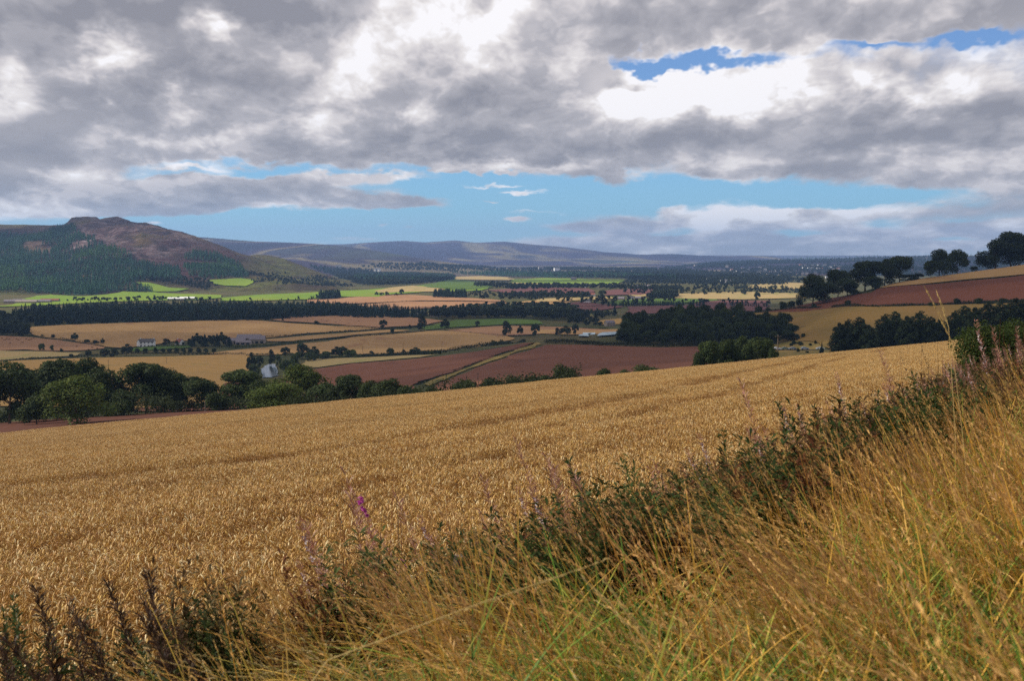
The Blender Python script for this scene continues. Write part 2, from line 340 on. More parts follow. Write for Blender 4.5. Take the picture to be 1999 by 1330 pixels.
# ------------------------------------------------------------------ materials
def newmat(name):
    m = bpy.data.materials.new(name); m.use_nodes = True; t = NT(m.node_tree); t.N.clear()
    out = t.N.new('ShaderNodeOutputMaterial'); return m, t, out
def bsdf(t, out, col, rough=0.9, spec=0.15, normal=None, **kw):
    b = t.N.new('ShaderNodeBsdfPrincipled'); t.put(b.inputs['Base Color'], col if not isinstance(col, tuple) else (*col, 1)); t.put(b.inputs['Roughness'], rough)
    b.inputs['Specular IOR Level'].default_value = spec
    if normal is not None: t.L.new(normal, b.inputs['Normal'])
    for k, v_ in kw.items(): b.inputs[k].default_value = v_
    t.L.new(b.outputs[0], out.inputs[0]); return b
def bump(t, h, dist, strength=1.0):
    n = t.N.new('ShaderNodeBump'); t.put(n.inputs['Height'], h); n.inputs['Distance'].default_value = dist; n.inputs['Strength'].default_value = strength; return n.outputs[0]
def wpos(t): return t.N.new('ShaderNodeNewGeometry').outputs['Position']
def field_mat(name, c1, c2, c3=None, s=60.0, rows=None, rowamt=.15, rough=.95, bumpd=.3):
    """tilled or cropped ground: two tones in broad patches, fine speckle, and drill rows at an angle"""
    m, t, out = newmat(name); p = wpos(t)
    q = t.v('MULTIPLY', p, (1, .45, 0))
    f = t.ss(t.noise(q, 1 / s, 4, .6, .4), .34, .66)
    c = t.mix(f, c1, c2)
    if c3: c = t.mix(t.ss(t.noise(t.v('ADD', q, (771, 90, 0)), 1.6 / s, 5, .62, .8), .56, .68), c, c3)
    g = t.noise(p, 0.9, 3, .7); c = t.mix(t.m('MULTIPLY', t.m('ABSOLUTE', t.m('SUBTRACT', g, .5)), 1.6), c, t.mix(.5, c, (c2[0] * .45, c2[1] * .45, c2[2] * .45)))
    if rows:
        ang, per = rows
        x, y, z = t.xyz(t.v('ADD', p, t.v('MULTIPLY', t.noise(p, .006, 2, .5, 0, 'Color'), (30, 30, 0))))
        a = t.m('ADD', t.m('MULTIPLY', x, math.cos(ang) * 6.283 / per), t.m('MULTIPLY', y, math.sin(ang) * 6.283 / per))
        sn = t.m('SINE', a); sn = t.m('MULTIPLY_ADD', sn, .5, .5)
        sn = t.m('MULTIPLY', t.m('POWER', sn, 3), t.m('MULTIPLY', t.ss(t.noise(p, .02, 2), .3, .7), rowamt * 2))
        c = t.mix(sn, c, (c1[0] * .55, c1[1] * .5, c1[2] * .5))
    bsdf(t, out, c, rough, .05, bump(t, t.noise(p, 0.6, 4, .7), bumpd, .8)); return m
M = {}
M['stubble'] = field_mat('stubble', (.36, .215, .085), (.43, .26, .105), (.32, .17, .075), 70, (.5, 14), .10)
M['stubble_pink'] = field_mat('stubble_pink', (.31, .165, .085), (.36, .20, .10), (.25, .125, .065), 60, (.9, 12), .12)
M['stubble_gold'] = field_mat('stubble_gold', (.42, .245, .075), (.36, .225, .08), (.27, .20, .06), 90, (1.1, 16), .14)
M['stubble_olive'] = field_mat('stubble_olive', (.23, .15, .042), (.28, .165, .05), (.17, .135, .035), 45, (1.25, 9), .16)
M['plough'] = field_mat('plough', (.172, .070, .040), (.205, .086, .048), (.13, .053, .031), 60, (2.2, 7), .22)
M['plough_dark'] = field_mat('plough_dark', (.14, .050, .028), (.165, .060, .033), None, 60, (1.3, 6), .14)
M['plough_violet'] = field_mat('plough_violet', (.13, .055, .048), (.155, .068, .058), (.11, .048, .045), 90)
M['pasture'] = field_mat('pasture', (.075, .125, .022), (.095, .15, .025), (.10, .13, .03), 80)
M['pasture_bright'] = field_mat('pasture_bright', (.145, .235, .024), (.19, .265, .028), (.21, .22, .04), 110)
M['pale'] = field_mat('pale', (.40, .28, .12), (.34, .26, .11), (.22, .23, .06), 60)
M['rough_grass'] = field_mat('rough_grass', (.30, .20, .06), (.20, .16, .045), (.10, .10, .03), 12)
M['fleece'] = field_mat('fleece', (.42, .55, .62), (.52, .62, .68), (.36, .50, .60), 14, (0.3, 9), .5)
def ground_mat():
    m, t, out = newmat('valley_ground'); p = wpos(t)
    f = t.noise(p, .012, 5, .65, .5)
    c = t.ramp(f, [(.3, (.045, .055, .02)), (.48, (.085, .085, .03)), (.6, (.13, .10, .04)), (.75, (.07, .085, .025))])
    c = t.mix(t.ss(t.noise(p, .4, 4, .7), .4, .7), c, t.mix(.5, c, (.02, .025, .01)))
    d = t.v('LENGTH', p, out='Value'); near = t.ss(d, 90.0, 40.0)
    gr = t.ramp(t.noise(p, 2.5, 6, .75, .6), [(.35, (.035, .045, .014)), (.5, (.11, .10, .03)), (.62, (.20, .15, .05))]); c = t.mix(near, c, gr)   # thatch under the verge grass close by
    bsdf(t, out, c, .95, .05, bump(t, t.noise(p, .25, 5, .7), .8, .7)); return m
def hill_mat():
    m, t, out = newmat('hill_ground'); p = wpos(t)
    a = t.N.new('ShaderNodeAttribute'); a.attribute_name = 'Col'
    hill_w, rocky, grassy = t.xyz(a.outputs['Vector'])
    q = t.v('MULTIPLY', p, (1, .55, 1))
    f = t.noise(q, .0045, 6, .62, .8)
    moor = t.ramp(f, [(.28, (.036, .020, .024)), (.42, (.070, .032, .030)), (.52, (.050, .034, .030)), (.6, (.12, .078, .036)), (.72, (.06, .062, .026))])
    far = t.ramp(t.noise(t.v('MULTIPLY', p, (.42, .30, 1.6)), .0010, 5, .52, .7), [(.30, (.016, .022, .034)), (.42, (.038, .030, .052)), (.50, (.060, .042, .070)), (.54, (.22, .18, .10)), (.57, (.050, .040, .062)), (.67, (.10, .12, .055)), (.75, (.016, .028, .030))])  # far heather tones, with cloud shade and sunlit streaks put into the colour
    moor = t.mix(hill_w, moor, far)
    rk = t.ramp(t.noise(t.v('MULTIPLY', p, (1, .6, 1.8)), .022, 7, .7, .6), [(.3, (.022, .018, .026)), (.44, (.075, .042, .042)), (.56, (.165, .115, .110)), (.70, (.30, .23, .23))])
    c = t.mix(t.m('MULTIPLY', t.ss(t.noise(q, .008, 5, .6, 1.0), .38, .52), rocky), moor, rk)
    g = t.ramp(t.noise(q, .006, 5, .6), [(.3, (.055, .068, .022)), (.5, (.12, .125, .035)), (.7, (.085, .058, .026))])
    c = t.mix(t.m('MULTIPLY', t.ss(t.noise(q, .006, 4, .6, .5), .30, .6), grassy), c, g)
    sp = t.noise(p, .035, 4, .7); c = t.mix(t.ss(sp, .52, .66), c, t.mix(.55, c, (.02, .025, .015)))
    bsdf(t, out, c, .95, .03, bump(t, t.noise(p, .012, 7, .7), 30.0, 1.0)); return m
M['ground'] = ground_mat(); M['hill'] = hill_mat()
def simple(name, c, rough=.8, spec=.2, var=.25, scale=3.0, metallic=0.0, bumpd=0.0):
    m, t, out = newmat(name)
    p = t.N.new('ShaderNodeTexCoord').outputs['Object']
    f = t.noise(p, scale, 4, .6)
    cc = t.mix(f, tuple(x * (1 - var) for x in c), tuple(x * (1 + var) for x in c))
    b = bsdf(t, out, cc, rough, spec, bump(t, f, bumpd) if bumpd else None); b.inputs['Metallic'].default_value = metallic
    return m
def leafmat(name, tint=(1, 1, 1), trans=.25, rough=.7, rnd=.25, spec=.07):
    """leaves and stems: each leaf keeps its own colour in the mesh, each plant is a little lighter or darker"""
    m, t, out = newmat(name)
    a = t.N.new('ShaderNodeAttribute'); a.attribute_name = 'Col'
    oi = t.N.new('ShaderNodeObjectInfo')
    k = t.m('MULTIPLY_ADD', oi.outputs['Random'], 2 * rnd, 1 - rnd)
    c = t.v('MULTIPLY', a.outputs['Color'], tint); c = t.v('SCALE', c); t.L.new(k, c.node.inputs['Scale'])
    b = t.N.new('ShaderNodeBsdfPrincipled'); t.L.new(c, b.inputs['Base Color']); b.inputs['Roughness'].default_value = rough; b.inputs['Specular IOR Level'].default_value = spec
    tr = t.N.new('ShaderNodeBsdfTranslucent'); t.L.new(c, tr.inputs[0])
    mx = t.N.new('ShaderNodeMixShader'); mx.inputs[0].default_value = trans; t.L.new(b.outputs[0], mx.inputs[1]); t.L.new(tr.outputs[0], mx.inputs[2])
    t.L.new(mx.outputs[0], out.inputs[0]); return m
M['leaf'] = leafmat('leaf'); M['leaf_light'] = leafmat('leaf_light', (1.5, 1.55, 1.0)); M['needle'] = leafmat('needle', (.8, .95, .95), .1)
M['willow'] = leafmat('willow', (1.7, 1.65, 1.35), .2)
M['straw'] = leafmat('straw', (1, 1, 1), .28, .55, .16, .2)
M['bark'] = simple('bark', (.075, .055, .04), .95, .05, .3, 6)
M['whitewash'] = simple('whitewash', (.78, .78, .76), .8, .2, .06, .6)
M['slate'] = simple('slate', (.10, .095, .10), .7, .3, .3, .8)
M['stone'] = simple('stone', (.30, .25, .21), .9, .1, .25, .9)
M['redroof'] = simple('redroof', (.26, .10, .07), .85, .1, .3, .8)
M['shed'] = simple('shed', (.19, .165, .185), .7, .25, .35, .25)
M['glass'] = simple('glass', (.03, .035, .045), .15, .6, .2, 1)
M['road'] = simple('road', (.06, .06, .065), .9, .15, .2, .3)
M['postwood'] = simple('postwood', (.13, .10, .08), .9, .05, .3, 9, 0, .01)
M['tyre'] = simple('tyre', (.02, .02, .02), .8)

# ------------------------------------------------------------------ terrain sheet: fine rings around the viewpoint out to the horizon
ph = np.concatenate([np.linspace(-180, -62, 60)[:-1], np.linspace(-62, -27, 90)[:-1], np.linspace(-27, 27, 1000), np.linspace(27, 62, 90)[1:], np.linspace(62, 180, 60)[1:]])
rad = np.concatenate([np.exp(np.linspace(math.log(1.2), math.log(400), 170))[:-1], np.exp(np.linspace(math.log(400), math.log(14500), 470)), [17000, 22000, 40000, 70000]])
PH, RD = np.meshgrid(np.radians(ph), rad, indexing='ij')
GX, GY = np.sin(PH) * RD, np.cos(PH) * RD; GZ = height(GX, GY)
V = np.stack([GX, GY, GZ], -1).reshape(-1, 3)
n1, n2 = PH.shape; I = np.arange(n1 * n2).reshape(n1, n2)
Q = np.stack([I[:-1, :-1], I[1:, :-1], I[1:, 1:], I[:-1, 1:]], -1).reshape(-1, 4)
idv = np.round(tab(ID.astype(float), GX, GY))
inview = (GY > 0) & (np.abs(GX) < GY * .95)
hillmask = ((idv > 0) & (GY > 1900) & inview) | ((RD > 4300) & inview)
qm = hillmask[:-1, :-1].reshape(-1)
pxv = GX / np.maximum(GY, 1) * F + 999.5
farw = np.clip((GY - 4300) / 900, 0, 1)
c1 = np.array([(p - 230) / 150 for p in pxv]); rocky = np.exp(-np.abs(c1) ** 3) * np.clip((GZ + 40) / 60, 0, 1) * (GY < 5000) * 1.3
grassy = np.clip((GY - 3000) / 400, 0, 1) * 0 + np.exp(-((pxv - 560) / 90) ** 2) * (GY < 4200) * .9 + np.clip(-(GZ + 55) / 25, 0, 1) * (GY < 4300) * .8 + np.exp(-((pxv - 20) / 110) ** 2) * np.clip((GZ - 70) / 40, 0, 1) * (GY < 5000)
hc = np.stack([farw, np.clip(rocky, 0, 1), np.clip(grassy, 0, 1)], -1).reshape(-1, 3)
cen = np.array([[0, 0, A0 * -1]]);
def sub(Vv, Fq, cc=None):
    used = np.zeros(len(Vv), bool); used[Fq.ravel()] = True; mp = np.cumsum(used) - 1
    return Vv[used], mp[Fq], (cc[used] if cc is not None else None)
va, fa, _ = sub(V, Q[~qm]); b0 = len(va)
inner = mp_in = None
me = mesh_np('ground', va, fa, smooth=True, mat=M['ground']); tag(link('ground', me), 'dark rough grass and hedgerow ground between the fields', kind='structure')
# the small disc right under the photographer
ring = [(math.sin(a) * 1.2, math.cos(a) * 1.2) for a in np.radians(ph)[:-1]]
mb = MB(); mb.V = [(x, y, float(height(x, y))) for x, y in ring] + [(0, 0, float(height(0, 0)))]
mb.F = [[i, (i + 1) % len(ring), len(ring)] for i in range(len(ring))]; mb.M = [0] * len(ring)
tag(link('path', mb.build('path', M['ground'])), 'trodden ground at the top of the verge', kind='structure')
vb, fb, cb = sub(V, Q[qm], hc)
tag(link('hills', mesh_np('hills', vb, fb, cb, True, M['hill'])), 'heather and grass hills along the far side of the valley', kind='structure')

# ------------------------------------------------------------------ fields
def inpoly(px, py, poly):
    px = np.asarray(px); py = np.asarray(py); c = np.zeros(px.shape, bool); n = len(poly)
    for i in range(n):
        x1, y1 = poly[i]; x2, y2 = poly[(i + 1) % n]
        if y1 == y2: continue
        k = ((y1 > py) != (y2 > py)) & (px < (x2 - x1) * (py - y1) / (y2 - y1) + x1); c ^= k
    return c
def wpoly(pix, y0=20, y1=20000): return [at(a, b, y0, y1)[:2] for a, b in pix]
def drape(name, poly, mat, lift=None, cell=None, label=None, kind='structure', ragged=True):
    P0 = np.array(poly); ymean = P0[:, 1].mean()
    if cell is None: cell = max(4.0, ymean * .012)
    if lift is None: lift = .12 + ymean * .0006
    ring = []
    for i in range(len(P0)):
        a, b = P0[i], P0[(i + 1) % len(P0)]; L_ = np.hypot(*(b - a)); n = max(1, min(200, int(L_ / cell)))
        nrm = np.array([-(b - a)[1], (b - a)[0]]) / max(L_, 1e-6)
        for k in range(n):
            q = a + (b - a) * k / n
            if ragged and k: q = q + nrm * (fbm(q[0] / (cell * 4), q[1] / (cell * 4), 2, 9) * cell * .9)
            ring.append(q)
    ring = np.array(ring)
    mn, mx = ring.min(0), ring.max(0)
    ext = mx - mn; cl = max(cell, math.sqrt(ext[0] * ext[1] / 9000))
    gx, gy = np.meshgrid(np.arange(mn[0], mx[0], cl), np.arange(mn[1], mx[1], cl)); gx = gx.ravel() + .01; gy = gy.ravel() + .013
    k = inpoly(gx, gy, [tuple(r) for r in ring]); gx, gy = gx[k], gy[k]
    d2 = np.full(len(gx), 1e9)
    for q in ring: d2 = np.minimum(d2, (gx - q[0]) ** 2 + (gy - q[1]) ** 2)
    k = d2 > (cl * .4) ** 2; gx, gy = gx[k], gy[k]
    vs = [Vector((float(q[0]), float(q[1]))) for q in ring] + [Vector((float(a), float(b))) for a, b in zip(gx, gy)]
    res = delaunay_2d_cdt(vs, [], [list(range(len(ring)))], 1, 1e-4)
    xy = np.array([tuple(v) for v in res[0]]); z = height(xy[:, 0], xy[:, 1]) + lift
    me = mesh_np(name, np.column_stack([xy, z]), np.array([f for f in res[2] if len(f) == 3]), None, True, mat)
    # every sheet must face upwards
    me.polygons.foreach_get('normal', nn := np.zeros(len(me.polygons) * 3, np.float32))
    if nn[2::3].mean() < 0: me.flip_normals()
    o = link(name, me); tag(o, label, kind=kind); return o
FIELDS = [
 ('stubble_field', 'stubble_gold', [(-250,800),(-250,722),(0,707),(90,703),(190,700),(300,698),(400,695),(480,693),(490,705),(485,730),(440,750),(390,790),(200,800)], 500, 1400, 'golden stubble field behind the dark trees, left of the pond'),
 ('ploughed_field', 'plough', [(200,800),(235,757),(330,752),(440,748),(485,738),(500,760),(480,800)], 420, 900, 'strip of red soil seen through the dark trees'),
 ('stubble_field', 'stubble', [(45,641),(120,636),(260,631),(400,627),(480,626),(560,632),(640,637),(720,640),(743,643),(690,647),(600,652),(565,657),(520,661),(450,664),(390,666),(340,668),(290,676),(240,681),(205,679),(150,669),(100,662),(62,652)], 700, 1900, 'wide tan stubble field behind the white farmhouse'),
 ('stubble_field', 'stubble_pink', [(-250,668),(0,657),(60,660),(120,666),(175,674),(202,682),(170,685),(100,687),(50,684),(-250,692)], 700, 1700, 'reddish stubble field dotted with round bales'),
 ('pasture', 'pale', [(-250,715),(-250,694),(0,686),(100,688),(160,691),(150,696),(60,701),(0,705)], 700, 1500, 'pale green strip below the field with the bales'),
 ('pasture', 'pasture', [(262,688),(262,680),(300,678),(372,676),(372,680),(320,683)], 700, 1500, 'small green paddock in front of the white farmhouse'),
 ('stubble_field', 'stubble', [(400,692),(520,680),(574,674),(640,668),(720,656),(790,650),(860,647),(920,649),(985,655),(1005,663),(940,676),(880,685),(800,691),(720,693),(640,692),(560,693),(480,696)], 700, 1700, 'curving tan stubble field right of the grey barns'),
 ('stubble_field', 'stubble', [(520,664),(600,657),(700,650),(760,645),(800,646),(720,653),(640,661),(568,668),(522,668)], 800, 1900, 'narrow stubble strip beyond the grey barns'),
 ('stubble_field', 'stubble_pink', [(525,626),(570,620),(640,618),(700,617),(760,620),(830,623),(866,628),(834,635),(800,638),(742,641),(680,637),(620,632),(560,629)], 1000, 2300, 'reddish stubble field under the long dark wood'),
 ('pasture', 'pasture', [(820,641),(860,633),(890,626),(940,625),(1000,624),(1050,627),(1060,634),(980,635),(930,638),(880,641),(830,646)], 1000, 2200, 'green pasture beside the lone round trees'),
 ('stubble_field', 'stubble_pink', [(872,646),(930,641),(980,638),(1060,638),(1100,640),(1190,645),(1205,652),(1170,654),(1060,653),(980,657),(920,651)], 900, 1900, 'small stubble field below the green pasture'),
 ('ploughed_field', 'plough', [(540,752),(585,738),(600,724),(690,711),(780,705),(860,697),(930,688),(1000,676),(1025,671),(1046,671),(990,688),(930,710),(870,732),(815,750),(800,790),(600,790)], 350, 1150, 'red ploughed field on the near side of the pond'),
 ('track', 'rough_grass', [(826,753),(876,733),(936,710),(996,689),(1048,670),(1060,673),(1000,692),(940,713.5),(880,737),(840,755)], 350, 1000, 'yellow grass track between two red ploughed fields'),
 ('ploughed_field', 'plough', [(846,758),(882,740),(942,716),(1002,694),(1066,675),(1100,674),(1180,676),(1290,680),(1366,678),(1400,690),(1400,770),(1100,790),(850,800)], 250, 900, 'broad red ploughed field just beyond the ripe wheat'),
 ('stubble_field', 'pale', [(585,722),(600,704),(660,701),(740,698),(850,694),(820,699),(760,704),(680,711),(620,719)], 700, 1300, 'thin pale strip along the upper edge of the red field'),
 ('stubble_field', 'stubble_pink', [(600,587),(680,582),(740,578),(800,577),(870,581),(960,586),(988,590),(930,589),(820,588),(720,593),(640,596),(600,592)], 1400, 3200, 'reddish stubble field beyond the long wood, upper part'),
 ('stubble_field', 'stubble_pink', [(640,598),(720,595),(800,590),(900,590),(992,592),(970,600),(900,606),(840,603),(740,609),(720,604)], 1400, 2900, 'reddish stubble field beyond the long wood, lower part'),
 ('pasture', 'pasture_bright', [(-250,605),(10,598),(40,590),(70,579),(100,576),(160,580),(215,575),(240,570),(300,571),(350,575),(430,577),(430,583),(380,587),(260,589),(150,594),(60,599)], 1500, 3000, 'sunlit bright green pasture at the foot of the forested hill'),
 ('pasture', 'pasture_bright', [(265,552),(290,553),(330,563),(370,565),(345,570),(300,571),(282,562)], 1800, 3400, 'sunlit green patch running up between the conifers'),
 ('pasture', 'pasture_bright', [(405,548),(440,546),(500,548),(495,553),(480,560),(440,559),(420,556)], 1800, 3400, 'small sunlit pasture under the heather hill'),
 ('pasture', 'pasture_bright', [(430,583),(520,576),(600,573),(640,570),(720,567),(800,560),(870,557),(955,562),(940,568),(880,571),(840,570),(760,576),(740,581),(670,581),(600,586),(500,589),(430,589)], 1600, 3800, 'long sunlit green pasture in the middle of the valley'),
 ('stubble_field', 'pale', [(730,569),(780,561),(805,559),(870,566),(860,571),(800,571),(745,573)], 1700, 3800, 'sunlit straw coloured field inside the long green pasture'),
 ('pasture', 'pasture', [(820,558),(870,549),(890,547),(940,553),(962,562),(900,568),(842,563)], 2200, 4200, 'rounded green hillock in mid valley'),
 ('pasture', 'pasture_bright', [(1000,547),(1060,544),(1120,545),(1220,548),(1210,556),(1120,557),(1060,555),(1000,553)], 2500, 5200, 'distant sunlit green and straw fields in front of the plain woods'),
 ('stubble_field', 'pale', [(1000,551),(1060,550),(1110,552),(1200,553),(1205,557),(1100,558),(1000,556)], 2500, 5000, 'distant sunlit straw strip in mid valley'),
 ('stubble_field', 'pale', [(880,542),(940,540),(998,543),(998,549),(940,548),(890,547)], 2600, 5200, 'distant pale field beyond the green hillock'),
 ('ploughed_field', 'plough_violet', [(950,568),(1040,562),(1150,564),(1160,572),(1100,575),(1000,574)], 2000, 4200, 'brownish plain beyond the mid valley hedges'),
 ('ploughed_field', 'plough_violet', [(1180,569),(1230,564),(1280,566),(1292,570),(1250,577),(1180,578)], 2000, 4200, 'distant purple ploughed field beside the round copse'),
 ('stubble_field', 'pale', [(1320,575),(1400,572),(1470,571),(1560,574),(1575,583),(1450,586),(1320,584)], 1500, 3600, 'pale stubble field with one lone tree on it'),
 ('stubble_field', 'pale', [(1445,563),(1480,556),(1530,553),(1600,555),(1600,565),(1500,566)], 2000, 4500, 'pale field left of the ridge trees'),
 ('stubble_field', 'pale', [(1225,577),(1270,574),(1272,578),(1245,581)], 2000, 3600, 'tiny pale field left of the round copse'),
 ('pasture', 'pasture', [(1185,590),(1250,584),(1390,583),(1405,588),(1330,593),(1200,596)], 1400, 3200, 'green strip above the violet ploughed fields'),
 ('ploughed_field', 'plough_violet', [(1085,598),(1130,590),(1200,597),(1218,600),(1180,606),(1115,619),(1095,610)], 1200, 2900, 'violet ploughed field beside the white cottage'),
 ('ploughed_field', 'plough_violet', [(1222,600),(1322,597),(1320,606),(1300,612),(1212,616),(1230,606)], 1200, 2900, 'violet ploughed field behind the dense hillside wood'),
 ('ploughed_field', 'plough_violet', [(1325,601),(1380,588),(1500,588),(1500,606),(1480,609),(1330,609)], 1200, 2900, 'violet ploughed field left of the hillside hedge'),
 ('pasture', 'pasture', [(1300,612),(1370,608),(1372,620),(1310,624)], 1200, 2600, 'small green field behind the dense hillside wood'),
 ('stubble_field', 'stubble', [(1000,592),(1060,587),(1117,590),(1100,597),(1060,601),(1005,600)], 1400, 2900, 'tan field left of the violet ploughland'),
 ('stubble_field', 'pale', [(1050,585),(1200,580),(1200,584),(1120,588),(1050,590)], 1600, 3100, 'thin pale field beyond the white cottage'),
 ('stubble_field', 'stubble_gold', [(1170,627),(1215,623),(1240,623),(1240,634),(1170,635)], 1000, 2000, 'gold field glimpsed beside the hillside wood'),
 ('stubble_field', 'stubble', [(1040,646),(1120,645),(1215,644),(1215,652),(1120,655),(1040,652)], 1000, 1700, 'tan field in front of the white crop covers'),
 ('crop_cover', 'fleece', [(1128,659),(1138,652),(1162,652),(1150,660)], 800, 1700, 'bluish white fleece laid over a crop, first sheet'),
 ('crop_cover', 'fleece', [(1166,661),(1176,652),(1206,651),(1200,661)], 800, 1700, 'bluish white fleece laid over a crop beside the hillside wood'),
 ('stubble_field', 'stubble_olive', [(1385,628),(1420,619),(1480,610),(1600,604),(1760,600),(1999,592),(2300,585),(2300,690),(1999,700),(1660,694),(1600,672),(1560,668),(1490,640),(1410,634)], 480, 900, 'olive tinted stubble field on the facing slope behind the poplars'),
 ('ploughed_field', 'plough_dark', [(1440,607),(1520,600),(1600,588),(1700,573),(1712,566),(1800,558),(1999,539),(2300,508),(2300,580),(1999,588),(1800,597),(1650,600)], 600, 1000, 'dark red ploughed field sloping across the facing hillside'),
 ('stubble_field', 'stubble', [(1712,565),(1745,552),(1850,537),(1999,517),(2300,480),(2300,506),(1999,537),(1800,556)], 650, 930, 'tan stubble strip along the top of the facing hillside'),
]
for nm, mt, px, y0, y1, lb in FIELDS:
    o = drape(nm, wpoly(px, y0, y1), M[mt], label=lb)
    if nm in ('crop_cover',):
        o['kind'] = 'thing'; o['category'] = 'crop cover'; o.location.z += .6

# ------------------------------------------------------------------ scatter: one mass nobody could count
def scatter(name, Pts, S, Rot, idx, variants, label, vary=None):
    """points carry position, scale, rotation and a variant number; the variants' meshes are repeated on them"""
    n = len(Pts); me = bpy.data.meshes.new(name)
    me.vertices.add(n); me.vertices.foreach_set('co', np.asarray(Pts, np.float32).ravel())
    a = me.attributes.new('rot', 'FLOAT_VECTOR', 'POINT'); a.data.foreach_set('vector', np.asarray(Rot, np.float32).ravel())
    a = me.attributes.new('scl', 'FLOAT_VECTOR', 'POINT'); a.data.foreach_set('vector', np.asarray(S, np.float32).ravel())
    a = me.attributes.new('idx', 'INT', 'POINT'); a.data.foreach_set('value', np.asarray(idx, np.int32))
    o = link(name, me); tag(o, label, name.replace('_', ' '), kind='stuff')
    ng = bpy.data.node_groups.new(name, 'GeometryNodeTree')
    ng.interface.new_socket('Geometry', in_out='INPUT', socket_type='NodeSocketGeometry'); ng.interface.new_socket('Geometry', in_out='OUTPUT', socket_type='NodeSocketGeometry')
    N, L = ng.nodes, ng.links
    gi = N.new('NodeGroupInput'); go = N.new('NodeGroupOutput'); g2 = N.new('GeometryNodeGeometryToInstance')
    for v in variants[::-1]:
        src = bpy.data.objects.new(name + '_source', v); oi = N.new('GeometryNodeObjectInfo'); oi.inputs[0].default_value = src
        L.new(oi.outputs['Geometry'], g2.inputs[0])
    ip = N.new('GeometryNodeInstanceOnPoints'); L.new(gi.outputs[0], ip.inputs['Points']); L.new(g2.outputs[0], ip.inputs['Instance']); ip.inputs['Pick Instance'].default_value = True
    def A_(nm, ty): x = N.new('GeometryNodeInputNamedAttribute'); x.data_type = ty; x.inputs[0].default_value = nm; return x.outputs['Attribute']
    L.new(A_('idx', 'INT'), ip.inputs['Instance Index']); L.new(A_('rot', 'FLOAT_VECTOR'), ip.inputs['Rotation']); L.new(A_('scl', 'FLOAT_VECTOR'), ip.inputs['Scale'])
    L.new(ip.outputs[0], go.inputs[0]); m = o.modifiers.new('scatter', 'NODES'); m.node_group = ng
    return o

# ------------------------------------------------------------------ foliage generators
def unit(v): return v / np.maximum(np.linalg.norm(v, axis=-1, keepdims=True), 1e-9)
def quads(C, Nn_, S, asp=1.0, r=None):
    """leaf-sized quads at C facing Nn_"""
    r = r or rng; n = len(C); a = unit(np.cross(Nn_, r.normal(size=(n, 3)))); b = unit(np.cross(Nn_, a))
    S = np.asarray(S).reshape(-1, 1); a = a * S * .5; b = b * S * .5 * asp
    V = np.stack([C - a * .9, C - b, C + a, C + b], 1).reshape(-1, 3)
    return V, np.arange(4 * n).reshape(n, 4)
def crown(seed, H, Wd, base, nl, nleaf, ls, col=(.040, .056, .017), shape='round', lob=.42):
    r = np.random.default_rng(seed); cs = []; rs = []
    Rr = Wd / 2
    for k in range(nl):
        t = (k + .5) / nl; 
        if shape == 'round':
            u = r.random(); z = base + (H - base) * (.12 + .80 * r.random() ** .8); tz = (z - base) / (H - base)
            env = math.sqrt(max(.05, 1 - (2 * tz - .85) ** 2)) if tz < .95 else .3
            a = k * 2.399 + r.random(); rr = Rr * env * (.25 + .5 * math.sqrt(r.random()))
            cs.append((math.cos(a) * rr, math.sin(a) * rr, z)); rs.append(Rr * lob * r.uniform(.75, 1.2) * (.7 + .3 * env))
        elif shape == 'column':
            z = base + (H - base) * (.05 + .9 * t); env = (.55 + .45 * math.sin(math.pi * min(1, t * 1.15 + .05))) if t < .8 else .55 * (1.02 - t) / .22 + .12
            a = k * 2.399; rr = Rr * env * .5; cs.append((math.cos(a) * rr, math.sin(a) * rr, z)); rs.append(Rr * .55 * max(env, .3) * r.uniform(.85, 1.15))
        elif shape == 'bush':
            a = k * 2.399; tz = r.random() ** .9; rr = Rr * .7 * math.sqrt(r.random()) * (1 - .35 * tz); z = H * (.12 + .62 * tz)
            cs.append((math.cos(a) * rr, math.sin(a) * rr, z)); rs.append(min(Rr, H) * .42 * r.uniform(.7, 1.15))
    cs = np.array(cs); rs = np.array(rs)
    li = r.choice(nl, nleaf, p=rs ** 2 / (rs ** 2).sum()); d = unit(r.normal(size=(nleaf, 3)) + (0, 0, .25))
    rad = rs[li] * (1 - .45 * r.random(nleaf) ** 1.7) * (1 + .16 * np.sin(d[:, 0] * 7 + li) * np.sin(d[:, 2] * 6 + li * 2)); sq = np.array([1, 1, .82 if shape != 'column' else 1.35])
    C_ = cs[li] + d * rad[:, None] * sq; C_[:, 2] = np.maximum(C_[:, 2], .15)
    nn = unit(d * .9 + r.normal(size=(nleaf, 3)) * .55 + (0, 0, .25)); S_ = ls * r.uniform(.6, 1.35, nleaf)
    # twigs that break the outline
    V, Fq = quads(C_, nn, S_, .72, r)
    tone = (r.uniform(.7, 1.3, nleaf) * r.uniform(.8, 1.2, nl)[li])[:, None]; hue = r.normal(size=(nleaf, 1)) * .12
    cc = np.array(col) * tone * (1 + hue * np.array([1.2, .3, -.4])); cc = np.repeat(np.clip(cc, .004, 1), 4, 0)
    return V, Fq, cc, cs, rs
